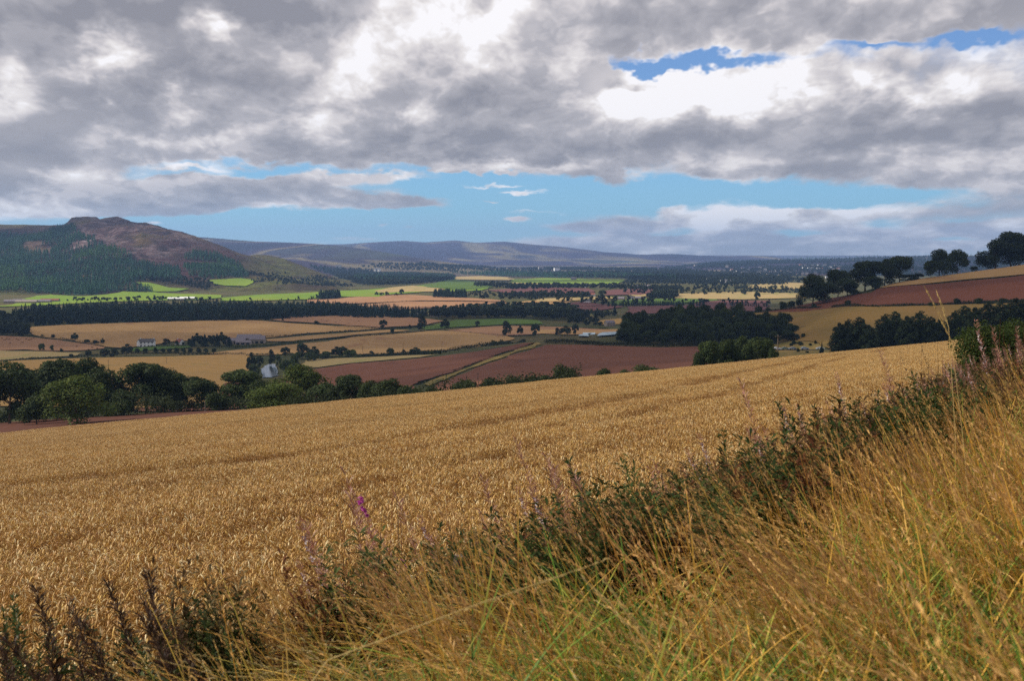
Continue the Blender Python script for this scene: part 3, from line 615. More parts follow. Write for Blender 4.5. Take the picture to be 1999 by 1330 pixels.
def trunk_mb(H, base, cs, rs, r0, seed, nb=6):
    r = random.Random(seed); mb = MB(); top = base + (H - base) * .55
    pts = [(0, 0, -.8), (0, 0, 0), (r.uniform(-.15, .15) * r0 * 3, r.uniform(-.1, .1) * r0 * 3, base * .8), (r.uniform(-1, 1) * r0 * 2, r.uniform(-1, 1) * r0 * 2, top)]
    mb.tube(pts, [r0 * 1.5, r0 * 1.15, r0 * .8, r0 * .3], 7)
    ks = sorted(range(len(cs)), key=lambda i: -np.hypot(cs[i][0], cs[i][1]))[:nb]
    for k in ks:
        e = cs[k]; z0 = max(base * .7, min(e[2] - H * .12, top * .9)); mb.tube([(0, 0, z0), (e[0] * .45, e[1] * .45, z0 + (e[2] - z0) * .6), tuple(e)], [r0 * .5, r0 * .3, r0 * .1], 5)
    return mb
def mk_tree(seed, H, Wd, base, nl, nleaf, ls, shape='round', col=(.040, .056, .017), mat='leaf', r0=None, lob=.42):
    V, Fq, cc, cs, rs = crown(seed, H, Wd, base, nl, nleaf, ls, col, shape, lob)
    cm = mesh_np('crown', V, Fq, cc, False, M[mat]); tm = trunk_mb(H, max(base, H * .12), cs, rs, r0 or H * .022, seed).build('trunk', M['bark'])
    return (cm, tm, H, Wd)
def conifer(seed, H, Wd, nleaf, ls, col=(.020, .036, .020)):
    r = np.random.default_rng(seed); t = r.random(nleaf) ** .75; z = H * (.04 + .96 * t); lay = (z * 1.1 / H * 14) % 1
    rr = Wd / 2 * (1 - t) ** .8 * (.55 + .5 * lay * r.uniform(.7, 1, nleaf)) + .05; a = r.random(nleaf) * 6.283
    C_ = np.stack([np.cos(a) * rr, np.sin(a) * rr, z], 1); nn = unit(np.stack([np.cos(a) * .6, np.sin(a) * .6, np.full(nleaf, .8)], 1) + r.normal(size=(nleaf, 3)) * .3)
    V, Fq = quads(C_, nn, ls * r.uniform(.6, 1.3, nleaf) * (1.15 - .7 * t), .6, r); tone = r.uniform(.65, 1.4, nleaf)[:, None]
    return V, Fq, np.repeat(np.array(col) * tone, 4, 0)
BROAD = [mk_tree(11 + k, 12, w_, b_, nl, 9000, .50, lob=lb) for k, (w_, b_, nl, lb) in enumerate([(12, .7, 20, .40), (11, .9, 18, .42), (13, 1.6, 22, .36), (10, .5, 16, .45), (12, 2.4, 18, .36)])]
LIGHT = [mk_tree(31 + k, 10, 11, .3, 20, 7000, .40, mat='leaf_light', lob=.42, col=(.040, .052, .016)) for k in range(2)]
BUSH = [mk_tree(41 + k, 4, 6, .2, 14, 4200, .30, 'bush', r0=.12) for k in range(3)]
POPLAR = [mk_tree(51 + k, 18, w_, .6, 20, 7500, .50, 'column', col=(.040, .056, .022), r0=.3) for k, w_ in enumerate((6.2, 5.4, 7))]
WILLOW = [mk_tree(61 + k, 7, 9, .5, 13, 3500, .6, mat='willow') for k in range(2)]
SMALL = [mk_tree(71 + k, 10, w_, 1.5, 11, 1300, 1.0, col=(.040, .055, .022)) for k, w_ in enumerate((9, 8, 11))]
CONI = []
for k in range(2):
    V, Fq, cc = conifer(81 + k, 14, 6, 1500, 1.0); mb = MB(); mb.tube([(0, 0, -.6), (0, 0, 13)], [.3, .05], 6); CONI.append((mesh_np('crown', V, Fq, cc, False, M['needle']), mb.build('trunk', M['bark']), 14, 6))
KINDS_ = dict(broad=BROAD, light=LIGHT, bush=BUSH, poplar=POPLAR, willow=WILLOW, small=SMALL, coni=CONI)
CAT = dict(broad=('broadleaf_tree', 'tree'), light=('broadleaf_tree', 'tree'), bush=('hawthorn_bush', 'bush'), poplar=('poplar_tree', 'poplar'), willow=('willow_tree', 'tree'), small=('broadleaf_tree', 'tree'), coni=('conifer_tree', 'conifer'))
tcount = 0
def plant(kind, x, y, H, Wd, label, group=None, rz=None, sink=.15, var=None):
    global tcount
    tcount += 1; vs = KINDS_[kind]; cm, tm, h0, w0 = vs[(tcount if var is None else var) % len(vs)]
    o = bpy.data.objects.new(CAT[kind][0], None); COL.objects.link(o); z = float(height(x, y))
    o.location = (x, y, z - sink); o.rotation_euler = (0, 0, tcount * 2.1 if rz is None else rz); o.scale = (Wd / w0, Wd / w0, H / h0)
    tag(o, label, CAT[kind][1], group); link('trunk', tm, parent=o); link('crown', cm, parent=o); return o
def tree_px(kind, px, topy, wpx, d, label, group=None, minH=1.5, **k):
    """tree whose crown spans wpx photo pixels and reaches up to pixel row topy, standing d metres away"""
    u, _ = ray(px, topy); x = float(u * d); H = float(zpix(px, topy, d)) - float(height(x, d))
    return plant(kind, x, d, max(H, minH) * 1.04 + .15, wpx / F * d * (1.35 if kind in ('broad', 'poplar', 'light') else 1.2), label, group, **k)
def tree_b(kind, px, topy, basey, wpx, label, group=None, y0=400, y1=9000, **k):
    x, y, z = at(px, basey, y0, y1); return plant(kind, x, y, (basey - topy) / F * y * 1.05, wpx / F * y * 1.1, label, group, **k)
ORD = 'first second third fourth fifth sixth seventh eighth ninth tenth eleventh twelfth thirteenth fourteenth fifteenth sixteenth seventeenth eighteenth nineteenth twentieth'.split()
def nth(i): return ORD[i] if i < 20 else 'twenty-' + ORD[i - 20]
ROW = [(15,712,92,235,'broad'),(58,722,80,252,'broad'),(70,770,66,220,'bush'),(112,709,84,248,'broad'),(165,706,90,264,'broad'),(205,727,64,252,'broad'),(148,742,108,206,'light'),(240,764,62,238,'bush'),
 (283,715,84,252,'broad'),(320,722,68,262,'broad'),(352,733,76,255,'broad'),(392,742,62,248,'broad'),(425,764,52,242,'bush'),(468,728,78,248,'broad'),(508,745,52,243,'broad'),(538,752,96,216,'light'),(583,721,88,235,'light'),(640,752,62,225,'broad'),(680,737,62,220,'broad'),(722,747,46,216,'broad'),(760,743,60,212,'broad'),(800,750,66,210,'bush')]
for i, (px, ty, w_, d, k) in enumerate(ROW):
    what = {'broad': 'dark broadleaf tree', 'light': 'brighter green round tree', 'bush': 'low dark bush'}[k]
    tree_px(k, px, ty, w_, d, f'{what}, {nth(i)} from the left in the row behind the wheat', 'trees in the row behind the wheat field')
HEDGEB = [(848,756,46,208),(905,743,64,206),(962,735,56,204),(1003,734,44,203),(1037,735,40,202),(1068,731,46,201),(1102,714,56,201),(1178,720,34,200),(1222,720,34,199),(1262,714,60,199),(1350,714,12,198)]
for i, (px, ty, w_, d) in enumerate(HEDGEB):
    tree_px('bush', px, ty, w_, d + 3, f'{nth(i)} green bush from the left along the wheat edge, before the red field', 'bushes on the far edge of the wheat')
for i, (px, ty, w_, d) in enumerate([(1383,671,46,235),(1420,667,44,246),(1447,660,44,258),(1481,661,54,245),(1511,681,24,232),(1362,694,22,230)]):
    tree_px('broad' if w_ > 30 else 'bush', px, ty, w_, d, f'{nth(i)} tree of the thicket left of the wooden pole', 'thicket beyond the wheat field')
for i, (px, ty, w_, d) in enumerate([(1640,628,34,470),(1655,622,34,480),(1678,618,44,470),(1697,632,34,465),(1727,612,40,480),(1748,607,40,485),(1772,615,38,470),(1795,606,46,475),(1818,617,34,468),(1836,620,30,470),(1864,605,36,480),(1884,596,44,490),(1905,598,40,470),(1930,588,50,480),(1955,590,50,475),(1985,580,50,480),(2020,578,56,480)]):
    tree_px('poplar', px, ty, w_, d, f'{nth(i)} upright poplar from the left in the tall row beyond the wheat', 'row of poplars beyond the wheat', sink=.5)
RIDGE = [(1588,538,54,770),(1612,552,50,760),(1637,527,50,790),(1655,545,44,775),(1690,513,62,800),(1703,540,40,780),(1728,508,46,830),(1757,501,54,845),(1772,545,34,830),(1818,511,28,850),(1835,489,42,862),(1870,489,40,872),(1902,520,14,880),(1945,470,58,895),(1975,457,66,900),(2010,462,60,905),(1792,534,22,845)]
for i, (px, ty, w_, d) in enumerate(RIDGE):
    d = d + (75 if px < 1720 else 32 if px < 1800 else 8)
    tree_px('broad', px, ty, w_ * .86, d, f'{nth(i)} dark tree on the crest of the facing hillside, counted along the crest', 'trees on the crest of the facing hillside', minH=5, var=i)
for i, (px, by, h_, w_) in enumerate([(1529,592,16,18),(1545,590,14,20),(1560,590,15,16),(1589,602,9,12),(1655,597,11,16),(1868,595,14,16),(1960,592,10,22),(1380,612,24,24),(1406,613,12,18),(1436,611,19,28),(1481,606,14,20),(1500,604,9,12),(1820,598,8,20),(1910,594,12,22)]):
    tree_b('bush' if w_ > h_ else 'small', px, by - h_, by, w_, f'{nth(i)} dark bush along the hedge below the ploughed hillside field', 'bushes along the hillside hedge', 480, 1100)
# the dense wood on the slope left of the poplars
wd = wpoly([(1212,672),(1300,676),(1400,676),(1470,676),(1530,672),(1548,662),(1530,645),(1470,632),(1400,626),(1330,624),(1270,632),(1225,645)], 520, 900)
wx = [p[0] for p in wd]; wy = [p[1] for p in wd]; cand = []
for _ in range(6000):
    x = rng.uniform(min(wx), max(wx)); y = rng.uniform(min(wy), max(wy))
    if inpoly(np.array([x]), np.array([y]), wd)[0] and all((x - a) ** 2 + (y - b) ** 2 > 50 for a, b in cand): cand.append((x, y))
for (x, y) in cand[:190]:
    plant('light' if rng.random() < .14 else 'broad', x, y, rng.uniform(7, 14.5), rng.uniform(7, 11), 'dark broadleaf tree inside the dense wood on the slope beyond the red field', 'trees of the dense wood on the slope')
for i, (px, by, h_, w_) in enumerate([(1547,660,10,10),(1556,664,12,13),(1568,660,10,10),(1550,673,9,12),(1562,675,8,16),(1545,676,7,10),(1592,672,8,7),(1582,676,6,8),(1605,692,14,9),(1558,688,9,8),(1576,690,5,9)]):
    tree_b('bush', px, by - h_, by, w_, f'{nth(i)} small bush on the grassy bank above the road', 'bushes on the bank above the road', 480, 900)
MID = [('small',748,624,642,16,'lone round tree on the reddish stubble field'),('small',822,615,646,19,'tall lone tree left of the green pasture'),('small',868,624,645,18,'lone round tree in the middle of the green pasture'),('small',932,626,639,9,'small tree on the right part of the green pasture'),
 ('small',988,629,657,20,'tall tree on the stubble behind the dark hedge end'),('small',1015,637,656,12,'slim tree right of the tall hedge end tree'),('small',1045,631,658,17,'upright tree in the stubble near the track head'),('small',1088,641,655,12,'leftmost of three trees before the crop covers'),('small',1103,637,657,22,'broad middle tree of three before the crop covers'),('small',1123,632,655,13,'rightmost of three trees before the crop covers'),
 ('bush',618,626,634,12,'round bush on the hedge under the long wood'),('bush',800,634,643,7,'tiny bush at the hedge meeting left of the tall tree'),('bush',766,641,650,10,'small bush on the hedge below the lone round tree'),('bush',552,622,627,5,'tiny bush at the corner of the reddish field'),
 ('small',145,651,667,14,'upright tree on the boundary above the bale field'),('bush',104,652,661,9,'small round bush on the boundary above the bale field'),('bush',83,653,658,7,'tiny bush beside the small wood above the bale field'),('small',200,661,674,8,'slim tree where the bale field narrows'),('bush',170,662,670,14,'low bush between two trees above the bale field'),('bush',187,664,672,14,'second low bush left of the slim boundary tree'),
 ('willow',82,671,685,13,'pale shrub standing inside the bale field'),('willow',102,675,686,11,'second pale shrub inside the bale field'),('bush',120,680,687,7,'tiny dark bush inside the bale field'),('small',172,683,698,12,'round dark tree on the hedge left of the twin trees'),('small',205,681,698,20,'left tree of the dark twin clump on the hedge'),('small',222,681,698,18,'right tree of the dark twin clump on the hedge'),('small',247,673,695,22,'taller tree just left of the white farmhouse'),('bush',139,690,698,10,'low bush on the hedge below the bale field'),
 ('small',324,662,674,18,'round tree between farmhouse and cottage'),('bush',345,665,674,9,'dark bush hiding the left of the small cottage'),('bush',358,667,674,7,'small bush right of the small cottage'),('small',370,662,673,12,'tree at the left foot of the conifer clump'),
 ('small',490,691,732,18,'dark tree on the left bank of the pond'),('small',507,694,722,15,'second dark tree on the left bank of the pond'),('small',530,685,714,14,'tree with thin crown behind the pond'),('willow',543,694,716,12,'small pale willow behind the pond'),('small',557,677,696,18,'round tree standing behind the pond willows'),
 ('small',590,673,701,32,'broad dark tree behind the pond willows'),('small',612,678,702,22,'dark tree right of the broad pond tree'),('willow',580,692,722,26,'pale willow leaning over the pond'),('willow',563,703,733,34,'big pale willow on the right bank of the pond'),('willow',494,714,738,24,'pale willow on the left bank of the pond'),('willow',607,688,706,24,'grey green shrub above the pond'),('willow',636,688,702,26,'grey green shrub left of the domed trees'),
 ('small',656,678,698,20,'left domed tree above the red field'),('small',668,676,698,20,'middle domed tree above the red field'),('willow',684,683,699,26,'pale shrub right of the domed trees'),('willow',725,686,694,10,'small pale shrub on the river hedge'),('willow',762,680,694,16,'pale round tree on the river hedge'),('small',788,683,693,9,'spiky small tree on the river hedge'),('small',810,679,693,22,'rounded tree on the river hedge'),('bush',828,684,692,12,'bush beside the rounded tree on the river hedge'),('willow',843,686,693,9,'pale bush on the river hedge'),('bush',857,684,692,10,'dark bush near the river hedge end'),
 ('small',1067,593,602,12,'round tree left of the violet ploughland'),('small',1178,579,597,14,'big dark tree in mid valley beyond the violet ploughland'),('small',1143,583,592,8,'small tree right of the distant white cottage'),('small',1176,566,580,15,'round dark tree beside the distant gabled house'),('small',1149,572,581,8,'small dark tree left of the distant gabled house'),('coni',1200,596,617,10,'dark pointed conifer in mid valley'),('small',1478,570,587,12,'lone round tree on the pale far field'),('small',1476,556,566,10,'far tree before the pale slope'),('coni',1127,603,612,4,'tiny conifer in the violet ploughed field'),
 ('small',1290,570,582,14,'tree on the right of the round copse'),('small',1370,583,592,9,'small round tree on the far plantation end'),
 ('small',935,570,578,7,'small round tree on the long green pasture'),('small',945,571,578,10,'second round tree on the long green pasture'),('small',955,570,578,8,'third round tree on the long green pasture'),('small',973,572,578,7,'fourth low tree on the long green pasture'),('small',984,564,577,9,'tallest tree on the long green pasture')]
for (k, px, ty, by, w_, lb) in MID:
    dx = -200 if 930 < px < 990 and ty < 580 else 0
    tree_b(k, px + dx, ty, by, w_, lb, 'single trees of the valley floor', 600, 6000)
for i, px in enumerate(range(376, 452, 8)):
    tree_b('coni' if i % 3 == 0 else 'small', px, [656,652,655,653,656,654,652,650,655,658][i], 677 - (i % 3), 15, f'{nth(i)} tree of the dark clump between cottage and barns', 'conifer clump by the barns', 700, 1900)
for i, px in enumerate([268,284,304,318,331,345,358,372,388,402,418]):
    tree_b('bush', px, 680 - (i % 3), 689, 12, f'{nth(i)} bush in the hedge below the farmhouse paddock', 'hedge bushes below the farmhouse', 700, 1700)
for i, px in enumerate(list(range(352, 442, 8)) + [454, 460, 466]):
    tree_b('bush', px, 690.5, 693, 5, 'tiny hedge bush on the edge of the golden stubble field', 'row of tiny bushes by the golden field', 700, 1700)

# ------------------------------------------------------------------ woods and forests that read as one mass
def lowtree(seed, H, Wd, n, ls, con=False, col=None):
    if con: V, Fq, cc = conifer(seed, H, Wd, n, ls, col or (.020, .036, .020)); return mesh_np('wood', V, Fq, cc, False, M['needle'])
    V, Fq, cc, _, _ = crown(seed, H, Wd, 1.0, 7, n, ls, col or (.034, .046, .020)); return mesh_np('wood', V, Fq, cc, False, M['leaf'])
LT = [lowtree(101 + k, 11, 9, 260, 2.0) for k in range(3)]; LC = [lowtree(111 + k, 13, 5.5, 190, 1.9, True) for k in range(3)]
LF = [lowtree(121 + k, 12, 10, 70, 3.8) for k in range(3)]; LFC = [lowtree(131 + k, 15, 6.5, 60, 3.4, True, c_) for k, c_ in enumerate([(.052, .120, .058), (.036, .088, .052), (.085, .155, .050)])]
def wood(name, pix, y0, y1, sp, variants, label, hs=(.8, 1.2), dens=None, minz=None):
    w_ = wpoly(pix, y0, y1); a = np.array(w_); mn, mx = a.min(0), a.max(0)
    gx, gy = np.meshgrid(np.arange(mn[0], mx[0], sp), np.arange(mn[1], mx[1], sp)); gx = gx.ravel() + rng.uniform(-.5, .5, gx.size) * sp; gy = gy.ravel() + rng.uniform(-.5, .5, gy.size) * sp
    k = inpoly(gx, gy, w_)
    if dens is not None: k &= (fbm(gx / (sp * 14), gy / (sp * 14), 3, 77) + .5) > dens
    gx, gy = gx[k], gy[k]; n = len(gx); z = height(gx, gy) - .3
    s = rng.uniform(*hs, n) * (1 + .25 * fbm(gx / 60, gy / 60, 2, 4)); S_ = np.stack([s * rng.uniform(.85, 1.2, n), s, s], 1)
    return np.stack([gx, gy, z], 1), S_, w_, n
def scatter_wood(name, jobs, label):
    P_, S_, I_ = [], [], []; off = 0; vs = []
    for (pix, y0, y1, sp, variants, hs, dens) in jobs:
        p, s, _, n = wood(name, pix, y0, y1, sp, variants, label, hs, dens); P_.append(p); S_.append(s)
        if variants not in vs: vs.append(variants)
        b = sum(len(v) for v in vs[:vs.index(variants)]); I_.append(b + np.clip(((fbm(p[:, 0] / 150, p[:, 1] / 210, 3, 15) + .5) * 2.2 - .6) * len(variants) + rng.normal(size=n) * .35, 0, len(variants) - 1).astype(int))
    P_ = np.concatenate(P_); S_ = np.concatenate(S_); I_ = np.concatenate(I_); n = len(P_)
    Rt = np.stack([np.zeros(n), np.zeros(n), rng.uniform(0, 6.28, n)], 1)
    print(name, n); return scatter(name, P_, S_, Rt, I_, [m for v in vs for m in v], label)
scatter_wood('plantation', [([(40,638),(120,636),(240,632),(400,628),(480,627),(560,624),(650,618),(720,613),(640,603),(450,600),(250,602),(60,609),(20,622)], 900, 2600, 9.5, LC, (.6, 1.2), .16), ([(40,638),(120,636),(240,632),(400,628),(480,627),(560,624),(650,618),(720,613),(640,603),(450,600),(250,602),(60,609),(20,622)], 900, 2600, 19, LT, (.7, 1.3), None), ([(40,638),(120,636),(240,632),(400,628),(480,627),(560,624),(560,618),(400,621),(240,625),(60,630)], 900, 2600, 12, LT, (.5, .9), .35)], 'long dark plantation across the valley behind the wide stubble field')
scatter_wood('wood', [([(-250,655),(0,655),(55,660),(62,650),(40,640),(0,618),(-250,620)], 900, 2400, 9, LT, (.7, 1.1), None)], 'dark wood at the left end of the bale field boundary')
scatter_wood('wood', [([(600,615),(700,622),(770,622),(830,622),(835,617),(780,611),(700,606),(620,604)], 1000, 2800, 8.5, LC, (.8, 1.1), None)], 'dark wood sloping behind the reddish stubble field')
scatter_wood('wood', [([(840,623),(940,623),(1000,622),(1100,628),(1138,632),(1140,618),(1110,606),(1050,604),(970,604),(880,611),(845,612)], 1000, 2800, 10, LT, (.8, 1.2), .30)], 'dark mixed wood above the green pasture')
scatter_wood('copse', [([(622,587),(665,584),(663,579),(625,581)], 1400, 3600, 8, LC, (1.0, 1.3), None)], 'small dark copse on the bright green pasture')
scatter_wood('copse', [([(846,582),(912,583),(908,577),(850,576)], 1400, 3600, 8, LC, (.9, 1.2), None)], 'flat topped dark copse above the reddish fields')
scatter_wood('copse', [([(1262,584),(1322,585),(1320,577),(1275,576)], 1400, 3600, 9, LT, (.8, 1.2), None)], 'round dark copse between green strip and pale field')
scatter_wood('copse', [([(1110,632),(1170,640),(1168,625),(1215,612),(1190,606),(1120,618)], 1000, 2400, 15, LT, (.5, .95), .42)], 'loose trees on the slope behind the crop covers')
scatter_wood('tree_belt', [([(1185,600),(1335,598),(1338,595),(1185,597)], 1300, 3000, 8, LC, (.55, .8), None), ([(1345,600),(1375,599),(1375,596),(1345,597)], 1300, 3000, 8, LC, (.7, .9), None), ([(1400,598),(1500,601),(1500,598),(1400,595)], 1300, 3000, 9, LC, (.4, .6), None)], 'thin dark belts of trees beyond the hillside wood')
scatter_wood('tree_belt', [([(1000,581),(1150,583),(1150,577),(1000,576)], 1500, 3800, 12, LT, (.6, 1.0), .38), ([(925,560),(1000,566),(1200,565),(1330,570),(1330,563),(1190,559),(1000,559),(930,555)], 1800, 4800, 15, LT, (.6, 1.1), .40), ([(960,580),(1050,584),(1050,580),(970,577)], 1500, 3600, 12, LT, (.5, .9), .3)], 'broken lines of trees in the middle distance')
scatter_wood('woodland', [([(690,552),(730,560),(780,558),(880,549),(890,541),(800,536),(740,530),(690,527),(640,524),(600,520),(640,535)], 2600, 7500, 17, LF, (.8, 1.2), .42), ([(690,548),(800,555),(890,547),(880,538),(760,537),(700,540)], 2600, 6500, 14, LFC, (.7, 1.1), .36)], 'dark woodland at the foot of the distant range')
scatter_wood('woodland', [([(700,522),(860,530),(1000,538),(1200,545),(1330,556),(1450,560),(1580,552),(1620,540),(1500,527),(1300,524),(1100,524),(900,520),(760,516)], 3000, 9500, 25, LF, (.8, 1.3), .46), ([(880,534),(1000,541),(1200,544),(1320,550),(1320,543),(1150,536),(980,533)], 3000, 8000, 17, LFC, (.8, 1.2), .33)], 'broad band of woodland across the far plain')
scatter_wood('woodland', [([(1210,563),(1330,572),(1450,570),(1560,552),(1580,540),(1440,532),(1330,536),(1220,550)], 2000, 6500, 22, LF, (.6, 1.0), .48)], 'scattered woodland in front of the distant town')
scatter_wood('woodland', [([(1290,522),(1500,528),(1700,540),(1999,540),(2200,540),(2200,499),(1999,499),(1800,503),(1600,508),(1400,513)], 3200, 9500, 25, LF, (.7, 1.2), .36), ([(1380,514),(1500,511),(1600,509),(1700,506),(1800,503),(1960,500),(1960,498),(1800,500),(1700,503.4),(1600,506.4),(1500,509.4),(1380,511.5)], 5000, 9500, 38, LFC, (.9, 1.5), .58)], 'woods on the low far ridge behind the town')
scatter_wood('forest', [([(-300,470),(0,456),(20,458),(60,462),(85,456),(110,446),(135,441),(150,450),(160,462),(200,476),(235,492),(265,510),(262,515),(330,530),(362,547),(300,549),(262,550),(300,572),(240,568),(215,571),(160,577),(100,574),(45,570),(-300,590)], 2100, 4300, 8.5, LFC, (.65, 1.25), .30), ([(240,545),(300,543),(400,546),(430,560),(400,566),(300,549)], 2100, 4000, 11, LT, (.6, 1.0), .4), ([(362,500),(385,490),(410,496),(440,508),(470,520),(488,542),(420,545),(370,540),(355,520)], 2300, 4300, 8.5, LFC, (.7, 1.1), .25), ([(270,530),(330,520),(360,530),(350,540),(300,538)], 2300, 4300, 10, LFC, (.6, 1.0), .45)], 'dark conifer forest covering the steep hill')
scatter_wood('scattered_trees', [([(1100,640),(1215,640),(1330,612),(1500,596),(1580,575),(1560,556),(1300,560),(1000,560),(900,575),(1000,600)], 1100, 4200, 26, LT, (.45, 1.0), .60), ([(-250,700),(480,690),(900,680),(1190,650),(1190,640),(900,620),(500,640),(0,655)], 800, 1800, 24, LT, (.25, .55), .68), ([(1250,560),(1700,545),(1999,540),(1999,515),(1300,525)], 2800, 8000, 34, LF, (.5, 1.1), .50)], 'small trees and bushes sprinkled along the hedgerows of the valley')
scatter_wood('hill_scrub', [([(480,545),(560,556),(640,560),(700,562),(660,545),(560,535),(490,530)], 2300, 4300, 14, LF, (.35, .7), .60), ([(130,590),(400,588),(620,586),(620,582),(400,583),(130,587)], 1600, 3300, 16, LT, (.35, .75), .50)], 'loose scrub on the lower slopes of the heather hill')

# ------------------------------------------------------------------ hedges
def hedge(pix, h_, w_, label, y0=150, y1=6000, gap=.0, bumpy=.5, kind='leaf', ls=None, col=(.036, .046, .018)):
    pts = [np.array(at(a, b, y0, y1)[:2]) for a, b in pix]; C_ = []; d = np.mean([p[1] for p in pts]); ls = ls or max(.35, d * .0009)
    for a, b in zip(pts[:-1], pts[1:]):
        L_ = np.hypot(*(b - a)); n = int(min(9000, L_ * (h_ + w_) * 2.2 / ls ** 2)); t = rng.random(n); q = a + (b - a) * t[:, None]
        s = fbm((q[:, 0] + q[:, 1]) / (h_ * 2.2), q[:, 1] * 0, 3, 21) * 2 * bumpy + 1; keep = (fbm((q[:, 0] - q[:, 1]) / 22, q[:, 0] * 0, 2, 33) + .5) > gap
        th = rng.uniform(0, math.pi, n); rr = rng.uniform(.7, 1, n); off = np.cos(th) * w_ / 2 * rr * np.clip(s, .3, 2); zz = (np.sin(th) ** .6) * h_ * s * rr * rng.uniform(.5, 1.05, n)
        nrm = np.array([-(b - a)[1], (b - a)[0]]) / L_; q = q + nrm * off[:, None]
        C_.append(np.column_stack([q, height(q[:, 0], q[:, 1]) + np.maximum(zz, .05)])[keep])
    C_ = np.concatenate(C_); nn = unit(rng.normal(size=C_.shape) + (0, 0, .6)); o0 = C_.mean(0); o0[2] = C_[:, 2].min()
    V, Fq = quads(C_ - o0, nn, ls * rng.uniform(.7, 1.3, len(C_)), .8); cc = np.repeat(np.array(col) * rng.uniform(.65, 1.4, (len(C_), 1)), 4, 0)
    return tag(link('hedge', mesh_np('hedge', V, Fq, cc, False, M[kind]), tuple(o0)), label, 'hedge')
hedge([(1024,667),(960,676),(900,685),(850,691),(760,696),(700,699)], 3.6, 3.0, 'tall dark hedge along the top of the left red ploughed field', 500, 1400)
hedge([(1064,670),(1120,671),(1180,676),(1240,678),(1310,678),(1372,677)], 3.0, 3.0, 'thick dark hedge along the top of the broad red field', 500, 1000)
hedge([(-250,722),(0,707),(60,702),(150,698),(250,691),(350,691),(480,693)], 1.8, 2.2, 'long low hedge behind the golden stubble field', 500, 1900)
hedge([(-250,652),(0,655),(60,657),(120,662),(175,671),(205,679),(240,683)], 1.4, 1.8, 'thin hedge between bale field and wide stubble field', 700, 1900, .3)
hedge([(525,627),(600,634),(690,641),(742,644),(800,641)], 1.5, 2.0, 'thin hedge under the reddish stubble field', 900, 2400, .25)
hedge([(480,661),(560,657),(650,650),(720,646),(800,641),(850,636)], 1.9, 2.2, 'dark hedge curving from the barns to the tall lone tree', 800, 2200, .2)
hedge([(545,671),(640,663),(720,657),(800,651),(860,645),(900,643)], 1.6, 4.5, 'dark bank and hedge below the narrow stubble strip', 800, 2200, .1)
hedge([(870,646),(930,652),(985,656),(1060,656)], 1.2, 1.8, 'thin hedge between the two tan fields by the green pasture', 800, 1900, .2)
hedge([(700,596),(760,591),(830,589),(930,590),(988,592)], 1.8, 3.0, 'dark line of hedge splitting the distant reddish fields', 1200, 3400)
hedge([(1490,607),(1560,603),(1640,600),(1720,600),(1800,598),(1900,593),(2000,589),(2200,583)], 1.8, 4.0, 'rough hedge under the ploughed field on the facing hillside', 480, 1000, .15)
hedge([(1700,568),(1800,558),(1900,548),(1999,538),(2150,520)], .9, 1.5, 'low dark hedge between ploughed and stubble on the hillside', 600, 1000, .0)
hedge([(1385,626),(1410,618),(1440,612),(1490,608)], 1.6, 4, 'scrubby hedge at the left tip of the olive field', 480, 1100)
hedge([(480,695),(560,692),(640,700),(720,698),(800,693),(860,690)], 2.0, 5.0, 'grey green hedge along the hidden river', 700, 1600, .25, kind='willow')
hedge([(250,682),(300,678),(375,677)], 1.6, 2.0, 'dark garden hedge in front of the white farmhouse', 700, 1600)
hedge([(450,680),(520,676),(575,671),(590,668)], 2.0, 6.0, 'dark green bank in front of the grey barns', 700, 1600, kind='willow')
hedge([(820,642),(900,640),(1000,637),(1100,640),(1190,644)], 1.4, 2.5, 'thin hedge on the lower edge of the green pasture', 900, 2100, .2)
hedge([(1180,601),(1100,597),(1000,601),(930,606)], 1.6, 3, 'hedge winding past the violet ploughland', 1200, 2900, .3)
hedge([(0,708),(0,708.5),(200,760)], .8, 1.0, 'low hedge seen through the dark trees', 600, 1400, .3)
hedge([(990,596),(930,600),(860,606)], 1.6, 2.5, 'hedge below the distant reddish field', 1200, 2900, .1)
hedge([(1000,583),(1100,580),(1180,578),(1260,578)], 1.6, 3, 'distant hedge beyond the violet fields', 1500, 3600, .2)
hedge([(815,752),(870,731),(932,708),(992,687),(1046,670)], .7, 1.0, 'dark weedy edge along the yellow grass track', 350, 1000, .2)
hedge([(-150,846),(0,826),(120,818),(250,812),(380,804),(500,798),(620,788)], 3.8, 6.0, 'dark undergrowth below the row of trees behind the wheat', 205, 300, 0, .9)
hedge([(560,792),(660,782),(740,774),(800,770),(860,765),(930,758),(1000,750),(1060,745),(1135,737)], 2.8, 3.5, 'low dark hedge joining the bushes on the wheat edge', 190, 260, 0, .7)
drape('ploughed_field', [(-150,172),(-110,245),(-80,250),(-48,242),(-34,238),(-24,225),(-28,170),(-60,168),(-95,168)], field_mat('plough_shaded', (.080, .034, .022), (.105, .044, .028), None, 40, (1.3, 5), .2), .12, 4.0, 'strip of dark red soil between the wheat and the dark trees')  # darker copy of the plough soil, with cloud shade put into the colour

